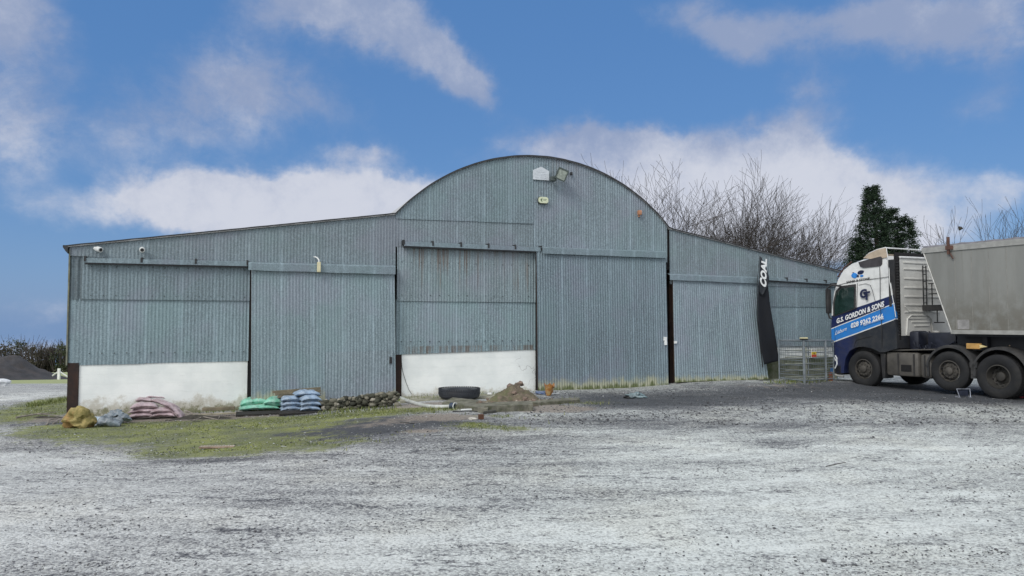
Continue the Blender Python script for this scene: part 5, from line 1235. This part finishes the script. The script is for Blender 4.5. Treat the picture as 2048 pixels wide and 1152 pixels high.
# roof deflector
dfp = [T(1722, 516), T(1732, 507), T(1748, 499.5), T(1765, 495.5), T(1770, 514), T(1759, 516), T(1740, 518)]
m_defl = plain('dusty_tan_panel', (.44, .36, .27), .7, var=.2, scale=3)
obj('roof_deflector', MB().prism([(x, z) for x, z in dfp], .10, .14).prism([(x, z) for x, z in dfp], 2.36, 2.40).box(.05, .62, .14, 2.36, 3.74, 3.79), m_defl, lorry)
wl = MB(); P = [T(1722, 516), T(1732, 506.5), T(1748, 499), T(1766, 494.5)]
for w in (.12, 2.38): wl.tube([(x, w, z) for x, z in P], .014, 6)
wl.tube([(.70, .12, 3.945), (.70, 1.25, 3.95), (.70, 2.38, 3.945)], .02, 6); wl.tube([(.72, .1, 3.95), (.80, .09, 3.5), (.87, .0, 3.0), (1.0, -.012, 2.33), (1.045, -.012, 2.0)], .010, 6)
obj('deflector_edge', wl, plain('clean_white', (.74, .75, .74), .4, var=.08), lorry, True)
# side fairing and black gap, back panel
obj('side_fairing', MB().box(.80, .99, .06, .11, 1.3, 3.6), m_blk, lorry)
bk = MB().box(.985, 1.045, .20, 2.40, 1.22, 3.66); m_bkw = plain('dusty_white_panel', (.66, .66, .63), .6, var=.1, scale=2, dirt=(.45, .44, .41), dirt_amt=.4)
bpn = obj('back_panel', bk, m_bkw, cab)
rb = MB()
for z in (3.50, 3.32, 3.05, 2.80, 2.55, 2.32, 2.12): rb.cbox(1.046, 1.062, .36, 1.9, z, z + .05, .006)
for z in (1.95, 1.85, 1.74): rb.cbox(1.046, 1.066, .55 + (1.95 - z), 1.5 - (1.95 - z) * .5, z, z + .035, .006)
rb.tube([(1.06, .38, 2.3), (1.06, .5, 2.16), (1.06, 1.6, 2.16)], .018, 6).tube([(1.06, .4, 1.5), (1.06, .46, 1.95), (1.06, .62, 2.05), (1.06, 1.35, 2.05), (1.06, 1.5, 1.95), (1.06, 1.56, 1.5)], .018, 6)
obj('pressed_ribs', rb, m_bkw, bpn, True)
obj('cab_gap', MB().box(.93, .982, .12, 2.40, 1.25, 3.8).box(.985, 1.05, .12, .19, 1.3, 3.66), m_dark, lorry)
gr = MB()
for k in range(26): z = 1.5 + k * .08; gr.box(.985, 1.075, .10, .16, z, z + .028)
obj('gap_seal', gr, m_blk, lorry)
obj('rear_top_rail', MB().tube([(1.05, .2, 3.66), (1.05, 2.3, 3.68)], .03, 6), _M['clean_white'], lorry)
# frame, catwalk, hoses, equipment behind the cab
obj('chassis', MB().box(-.9, 5.0, .78, .86, .62, .90).box(-.9, 5.0, 1.64, 1.72, .62, .90).box(.9, 1.0, .3, 2.2, .75, .95).box(4.9, 5.0, .3, 2.2, .7, .95).box(-.95, 1.0, .25, 2.25, .95, 1.25).box(-1.0, -.5, .3, 2.2, .45, .95), m_blk, lorry)
obj('wheel_housing', MB().box(-.6, .6, .42, .5, .45, 1.2).box(-.6, .6, 2.0, 2.08, .45, 1.2), m_dark, lorry)  # black plates stand in for the darkness inside the wheel arches
obj('catwalk', MB().box(1.1, 2.3, .55, 1.95, .93, .98), m_blk, lorry)
hs_ = MB(); rh = random.Random(8)
for k in range(9):
    w0 = .55 + .1 * k; pts = [(1.08, w0, 1.5 + .05 * (k % 3))]
    for i in range(1, 8): u = i / 7; pts.append((1.08 + 1.3 * u, w0 + .1 * math.sin(u * 5 + k), 1.5 - .42 * math.sin(math.pi * u) + .07 * math.sin(u * 18 + k) - .1 * u))
    hs_.tube(pts, .022, 6)
for k in range(5):
    pts = []
    for i in range(40): a = i * .6; pts.append((1.2 + .016 * i, .45 + .14 * k + .055 * math.cos(a), 1.32 - .1 * k * .4 + .055 * math.sin(a) - .15 * math.sin(math.pi * i / 40)))
    hs_.tube(pts, .012, 5)
obj('air_hoses', hs_, plain('navy_hose', (.012, .016, .03), .45, var=.3), lorry, True)
eq = MB().cbox(1.08, 1.38, .45, .95, 1.0, 1.62, .08).cbox(1.1, 1.5, 1.2, 1.9, 1.0, 1.55, .08).cbox(1.55, 2.35, .55, 1.95, .98, 1.58, .06); obj('equipment_box', eq, plain('black_equipment', (.014, .017, .03), .45, var=.3), lorry, True)
obj('filter_canister', MB().tube([(1.45, 1.15, 1.15), (1.45, 1.15, 1.62)], .09, 14), m_bkw, lorry, True)
# ladder and platform
ld = MB()
for w in (1.06, 1.20): ld.tube([(1.14, w, 2.25), (1.14, w, 3.45)], .018, 5)
for k in range(6): ld.tube([(1.14, 1.06, 2.4 + k * .2), (1.14, 1.20, 2.4 + k * .2)], .012, 5)
ld.box(1.10, 1.7, 1.05, 1.55, 2.18, 2.34)
for (a, b_) in (((1.3, 1.2, 2.34), (1.3, 1.2, 2.95)), ((1.6, 1.2, 2.34), (1.6, 1.2, 2.95)), ((1.2, 1.2, 2.94), (1.7, 1.2, 2.94)), ((1.2, 1.2, 2.65), (1.7, 1.2, 2.65)), ((1.5, 1.1, 2.2), (1.5, 1.1, 1.85)), ((1.4, 1.1, 1.85), (1.7, 1.1, 1.85))): ld.tube([a, b_], .016, 5)
obj('ladder', ld, m_blk, lorry)
# side steps / tank unit
m_tank = plain('dusty_tank', (.085, .08, .073), .6, metal=.1, var=.3, scale=3, dirt=(.13, .12, .10), dirt_amt=.6)
tk = MB().cbox(.66, 1.62, .06, .62, .38, 1.04, .07).cbox(1.64, 1.98, .08, .62, .36, 1.02, .10); tank = obj('fuel_tank', tk, m_tank, lorry, True)
obj('tank_step', MB().box(1.12, 1.42, .045, .07, .52, .70).box(1.2, 1.4, .04, .06, .56, .60), m_dark, tank); obj('tank_strap', MB().box(1.02, 1.06, .045, .058, .42, 1.0).box(1.48, 1.52, .045, .058, .42, 1.0).box(1.78, 1.81, .065, .078, .42, .98), m_blk, tank)
obj('tank_cover', MB().prism([(.55, 1.05), (2.1, 1.13), (2.1, 1.16), (.55, 1.08)], .06, .6), m_tank, lorry)
obj('front_mudflap', MB().prism([(.50, .98), (.66, .98), (.62, .30), (.55, .28)], .05, .42), m_blk, lorry)
m_mud = plain('dusty_mudguard', (.035, .036, .038), .65, var=.3, scale=4, dirt=(.075, .07, .064), dirt_amt=.5)
def guard(cx, cz, r_in, a0, a1, w0, w1, name='mudguard'):
    mb = MB(); n = 20
    for i in range(n + 1):
        a = a0 + (a1 - a0) * i / n; ca, sa = math.cos(a), math.sin(a)
        for (rr, w) in ((r_in, w0 - .0), (r_in + .055, w0), (r_in + .075, w0 + .05), (r_in + .075, w1), (r_in + .05, w1), (r_in + .045, w0 + .05), (r_in, w0 + .02)): mb.v.append((cx + rr * ca, w, cz + rr * sa))
    for i in range(n):
        for k in range(7): mb.f.append([i * 7 + k, i * 7 + (k + 1) % 7, (i + 1) * 7 + (k + 1) % 7, (i + 1) * 7 + k])
    mb.f.append(list(range(7))); mb.f.append([n * 7 + k for k in range(6, -1, -1)]); return obj(name, mb, m_mud, lorry, True)
for w0, w1 in ((.03, .60), (1.9, 2.47)):
    guard(2.49, .60, .60, R(-8), R(172), w0, w1); guard(3.72, .56, .63, R(-5), R(180), w0, w1)
br = MB().box(3.02, 3.14, .05, .5, .45, .82).box(3.0, 3.18, .04, .10, .72, .86).box(1.86, 1.92, .05, .5, .45, .8).box(4.36, 4.42, .05, .5, .4, .7); obj('mudguard_bracket', br, m_mud, lorry)
m_rim = plain('dusty_rim', (.06, .056, .05), .65, metal=.1, var=.4, scale=9, dirt=(.11, .10, .085), dirt_amt=.5)
def wheel(parent, x, w, z, rad, wd, out, style, mat_t=None):
    """out = -1 when the outer face looks at the camera side"""
    M = Matrix.Translation((x, w, z)) @ Matrix.Scale(out * -1, 4, (0, 1, 0)); hwd = wd / 2; ri = rad * .545
    pr = [(ri, -hwd * .72), (ri + .02, -hwd * .86), (rad * .78, -hwd), (rad * .93, -hwd * .93), (rad, -hwd * .72), (rad, hwd * .72), (rad * .93, hwd * .93), (rad * .78, hwd), (ri + .02, hwd * .86), (ri, hwd * .72)]
    mb = MB().lathe(pr, 48, M, closed=True)
    for k in range(48):
        a = 6.283 * k / 48; mb.box(rad - .004, rad + .007, -hwd * .62, -hwd * .08, -.016, .016, M @ Matrix.Rotation(a, 4, 'Y')); mb.box(rad - .004, rad + .007, hwd * .08, hwd * .62, -.016, .016, M @ Matrix.Rotation(a + .06, 4, 'Y'))
    ty = obj('wheel', mb, m_tyre, parent, True); rm = MB()
    if style == 'steer':   # disc pushed out to the face, bolts round a hub
        rm.lathe([(ri + .004, -hwd * .80), (ri - .02, -hwd * .84), (ri - .035, -hwd * .5), (ri * .86, -hwd * .30), (ri * .70, -hwd * .62), (ri * .66, -hwd * .72), (ri * .38, -hwd * .72), (ri * .36, -hwd * .95), (ri * .28, -hwd * 1.05), (0, -hwd * 1.05)], 40, M)
        for k in range(10): a = 6.283 * k / 10; rm.tube([M @ Vector((math.cos(a) * ri * .54, -hwd * .70, math.sin(a) * ri * .54)), M @ Vector((math.cos(a) * ri * .54, -hwd * .86, math.sin(a) * ri * .54))], .018, 6)
    else:                  # deep dished rear wheel
        rm.lathe([(ri + .004, -hwd * .80), (ri - .02, -hwd * .84), (ri - .03, -hwd * .2), (ri - .05, hwd * .45), (ri * .62, hwd * .6), (ri * .42, hwd * .35), (ri * .36, -.02), (ri * .2, -.04), (0, -.04)], 40, M)
        for k in range(10): a = 6.283 * k / 10; rm.tube([M @ Vector((math.cos(a) * ri * .66, hwd * .6, math.sin(a) * ri * .66)), M @ Vector((math.cos(a) * ri * .66, hwd * .35, math.sin(a) * ri * .66))], .016, 6)
    ro = obj('rim', rm, m_rim if style == 'steer' else plain('dark_rim', (.04, .038, .034), .7, var=.3), ty, True)
    hd = MB()
    rr = ri * (.80 if style == 'steer' else .84); yy = -hwd * .47 if style == 'steer' else hwd * .5
    for k in range(10):
        a = 6.283 * (k + .5) / 10; c0 = M @ Vector((math.cos(a) * rr, yy - .035, math.sin(a) * rr)); c1 = M @ Vector((math.cos(a) * rr, yy + .02, math.sin(a) * rr)); hd.tube([c0, c1], .024, 8)
    obj('hand_holes', hd, m_dark, ty); return ty
wheel(lorry, -.05, .17, .515, .515, .32, -1, 'steer'); wheel(lorry, -.05, 2.33, .515, .515, .32, 1, 'steer')
wheel(lorry, 2.47, .18, .60, .50, .32, -1, 'steer'); wheel(lorry, 2.47, 2.32, .60, .50, .32, 1, 'steer')
wheel(lorry, 3.68, .17, .535, .53, .30, -1, 'deep'); wheel(lorry, 3.68, .50, .535, .53, .30, -1, 'deep'); wheel(lorry, 3.68, 2.33, .535, .53, .30, 1, 'deep'); wheel(lorry, 3.68, 2.0, .535, .53, .30, 1, 'deep')
obj('axle', MB().tube([(-.05, .3, .5), (-.05, 2.2, .5)], .07, 8).tube([(2.47, .3, .6), (2.47, 2.2, .6)], .07, 8).tube([(3.68, .3, .535), (3.68, 2.2, .535)], .09, 8).tube([(3.68, 1.1, .55), (3.68, 1.4, .55)], .22, 12), m_dark, lorry)
obj('fifth_wheel', MB().cbox(2.9, 3.9, .75, 1.75, .98, 1.12, .04), m_blk, lorry)
o = thing('wedge', 'ochre wooden wedge with a pointed end resting above the mudguards', 'wedge', TO + TA * T(1926, 688)[0] + TB * .12 + Vector((0, 0, 1.205)), B63)
obj('block', MB().cbox(0, .34, 0, .10, -.02, .12, .012), plain('ochre_wood', (.48, .28, .09), .7, var=.2), o); obj('tip', MB().add([(.34, 0, .01), (.34, .1, .01), (.34, .1, .09), (.34, 0, .09), (.50, .05, .045)], [(0, 1, 2, 3), (0, 4, 1), (1, 4, 2), (2, 4, 3), (3, 4, 0)]) and MB() or MB(), None, o) if False else None
tipm = MB(); tipm.add([(.34, 0, .01), (.34, .1, .01), (.34, .1, .09), (.34, 0, .09), (.50, .05, .045)], [(0, 1, 2, 3), (0, 4, 1), (1, 4, 2), (2, 4, 3), (3, 4, 0)]); obj('tip', tipm, plain('pale_tip', (.60, .50, .25), .6), o)

# ---------------------------------------------------------------- trailer
TR0 = TO + TA * 1.863
trailer = thing('tipper_trailer', 'dull aluminium tipping trailer with slanted front coupled behind the lorry', 'trailer', TO, B63)
LEN = 10.4; zt_, zb_ = 3.81, 1.60
def alu():
    m, t, b = bsdf('dull_aluminium'); v = t.n('ShaderNodeTexCoord').outputs['Object']; sp = t.n('ShaderNodeSeparateXYZ'); t.l(v, sp.inputs[0])
    c = t.mix(t.mr(t.noise(v, 1.0, 5, .6, stretch=(1.2, 1, .35)), .3, .7), (.235, .24, .225), (.31, .315, .295))
    c = t.mix(t.mr(t.noise(v, 1.0, 6, .7, stretch=(5, 1, .5), off=3.0), .5, .72, 0, .35), c, (.16, .15, .125))
    sh = t.m('FRACT', t.m('DIVIDE', sp.outputs[0], .42)); wn = t.n('ShaderNodeTexWhiteNoise'); wn.noise_dimensions = '1D'; t.l(t.m('FLOOR', t.m('DIVIDE', sp.outputs[0], .42)), wn.inputs['W'])
    c = t.mix(t.m('MULTIPLY', wn.outputs[0], .35), c, (.16, .16, .15))
    low = t.mr(sp.outputs[2], 1.6, 3.0, .85, 0); c = t.mix(t.m('MULTIPLY', low, t.mr(t.noise(v, 3, 5, .65, off=9.0), .3, .6)), c, (.15, .14, .115))
    t.l(c, b.inputs['Base Color']); b.inputs['Metallic'].default_value = .25; b.inputs['Roughness'].default_value = .5; return m
m_alu = alu()
fx0, fx1 = 1.863, 2.60
bd = MB(); bd.prism([(fx1, zb_), (LEN, zb_), (LEN, zt_), (fx0, zt_)], 0, 2.5); body = obj('body', bd, m_alu, trailer)
tr_ = MB(); tr_.box(fx0 - .01, LEN, -.03, .06, zt_ - .12, zt_ + .02).box(fx0 - .01, LEN, 2.44, 2.53, zt_ - .12, zt_ + .02).box(fx0 - .01, fx0 + .08, .06, 2.44, zt_ - .10, zt_ + .02).box(fx1 - .02, LEN, -.02, .05, zb_ - .04, zb_ + .06)
obj('top_rail', tr_, plain('rail_aluminium', (.36, .36, .34), .5, metal=.3, var=.15), body)
sm_ = MB()
for k in range(19): x = 2.72 + k * .42; sm_.box(x, x + .008, -.004, .002, zb_ + .07, zt_ - .13)
obj('plank_seams', sm_, plain('seam_grey', (.26, .255, .235), .6), body)
cp = MB().tube([(fx0 - .005, -.012, zt_), (fx1 - .005, -.012, zb_)], .018, 4).tube([(fx0 - .005, 2.51, zt_), (fx1 - .005, 2.51, zb_)], .03, 4); obj('corner_post', cp, plain('bright_edge', (.42, .42, .40), .4, metal=.3), body)
for k in range(5):
    u = (k + .5) / 5; x = fx0 + (fx1 - fx0) * u; z = zt_ + (zb_ - zt_) * u; obj('front_rib', MB().box(x - .05, x - .0, .1, 2.4, z - .03, z + .03), m_alu, body)
cv = MB(); n = 60
for i in range(n + 1):
    x = fx0 + (LEN - fx0) * i / n
    for k in range(7): a = math.pi * k / 6; cv.v.append((x, .10 - .09 * math.cos(a) + .0, zt_ + .02 + .055 * math.sin(a) * (1 + .5 * mn.noise(Vector((x * 4, 0, 0))))))
for i in range(n):
    for k in range(6): q = i * 7 + k; cv.f.append([q, q + 1, q + 8, q + 7])
cv.f += [list(range(7)), [n * 7 + k for k in range(6, -1, -1)]]
sheet_o = obj('rolled_sheet', cv, plain('grey_tarpaulin', (.16, .155, .17), .7, var=.3, scale=7, bump=.4), trailer, 'all')
top_t = MB(); 
for i in range(n + 1):
    x = fx0 + .02 + (LEN - fx0 - .02) * i / n; top_t.v += [(x, .2, zt_ + .03), (x, 1.25, zt_ + .10 + .02 * math.sin(x * 6)), (x, 2.45, zt_ + .03)]
for i in range(n): q = i * 3; top_t.f += [[q, q + 1, q + 4, q + 3], [q + 1, q + 2, q + 5, q + 4]]
obj('load_cover', top_t, _M['grey_tarpaulin'], trailer)
xb = T(1899, 505)[0]
obj('sheet_bracket', MB().box(xb - .03, xb + .03, -.06, -.02, 3.60, 4.05).box(xb - .06, xb + .12, -.08, -.02, 3.72, 3.82).tube([(xb + .05, -.05, 3.62), (xb + .12, -.05, 3.48)], .02, 5), plain('rust_bracket', (.12, .06, .045), .8, var=.4), trailer)
obj('data_plate', MB().box(2.75, 3.05, -.006, 0, 1.68, 1.92), plain('plate_grey', (.27, .265, .26), .6), body)
obj('chassis', MB().box(2.9, LEN, .72, .84, 1.18, 1.56).box(2.9, LEN, 1.66, 1.78, 1.18, 1.56).box(2.62, LEN, .1, 2.4, 1.50, 1.575).box(2.45, 4.9, .45, 2.05, 1.14, 1.5).box(2.2, 2.9, .5, 1.9, 1.0, 1.3).box(3.2, 3.3, .3, 2.2, 1.2, 1.5), plain('navy_chassis', (.012, .014, .02), .6, var=.3), trailer)
for x in (7.1, 8.4, 9.7):
    wheel(trailer, x, .19, .50, .50, .36, -1, 'steer'); wheel(trailer, x, 2.31, .50, .50, .36, 1, 'steer')
    guard(x, .5, .56, R(10), R(170), .02, .42).parent = trailer
obj('axle', MB().tube([(7.1, .3, .5), (7.1, 2.2, .5)], .06, 8).tube([(8.4, .3, .5), (8.4, 2.2, .5)], .06, 8).tube([(9.7, .3, .5), (9.7, 2.2, .5)], .06, 8).box(6.6, 10.2, .7, .8, .6, 1.17).box(6.6, 10.2, 1.7, 1.8, .6, 1.17), m_dark, trailer)
obj('landing_leg', MB().box(5.2, 5.32, .45, .57, .35, 1.48).box(5.1, 5.42, .38, .64, .3, .35).box(5.2, 5.32, 1.93, 2.05, .35, 1.48), m_blk, trailer)
obj('side_guard', MB().box(5.5, 6.5, .03, .06, .55, .65).box(5.5, 6.5, .03, .06, .85, .95).box(5.6, 5.66, .04, .75, .5, 1.3).box(6.3, 6.36, .04, .75, .5, 1.3), m_alu, trailer)
# hand truck and bits by the rear wheels
p = G(2037, 797); ht = thing('hand_truck', 'red hand truck cut by the right edge in front of the trailer', 'hand truck', p, R(15))
m_red = plain('red_paint', (.42, .03, .05), .45, var=.15)
fr = MB()
for x in (.02, .34): fr.tube([(x, .0, .12), (x, .06, .7), (x, .10, 1.15), (x + (.05 if x < .1 else -.05), .16, 1.25)], .016, 8)
for z, y in ((.3, .02), (.7, .06), (1.02, .09)): fr.tube([(.02, y, z), (.34, y, z)], .013, 8)
fr.tube([(.07, .16, 1.25), (.29, .16, 1.25)], .016, 8); obj('frame', fr, m_red, ht, True); obj('toe_plate', MB().box(.0, .36, -.24, .02, .03, .045), m_red, ht)
for x in (-.04, .40): obj('wheel', MB().lathe([(.03, -.03), (.09, -.035), (.115, -.02), (.115, .02), (.09, .035), (.03, .03)], 24, Matrix.Translation((x, .08, .118)) @ Matrix.Rotation(R(90), 4, 'Z'), closed=True), plain('grey_rubber', (.16, .155, .145), .7), ht, True)
o = obj('folded_cardboard', MB().cbox(-.14, .3, -.1, .15, .0, .03, .01), plain('cardboard', (.50, .36, .24), .8, var=.2)); o.location = Vector((p.x - .02, p.y + .12, 1.27)); tag(o, 'flat piece of cardboard on the red hand truck handle', 'cardboard')
p = G(1927, 795); wl_ = thing('work_lamp', 'small square work lamp in a tubular stand on the ground by the lifted wheel', 'work lamp', p, R(4))
obj('stand', MB().tube([(-.14, -.06, .01), (-.17, 0, .21), (.17, 0, .21), (.14, -.06, .01)], .012, 6).tube([(-.14, -.08, .012), (-.14, .1, .012)], .012, 6).tube([(.14, -.08, .012), (.14, .1, .012)], .012, 6), plain('bright_tube', (.42, .45, .52), .35, metal=.5), wl_)
obj('lamp_head', MB().cbox(-.11, .11, -.03, .05, .04, .17, .015), plain('dark_lamp', (.02, .025, .045), .4), wl_)
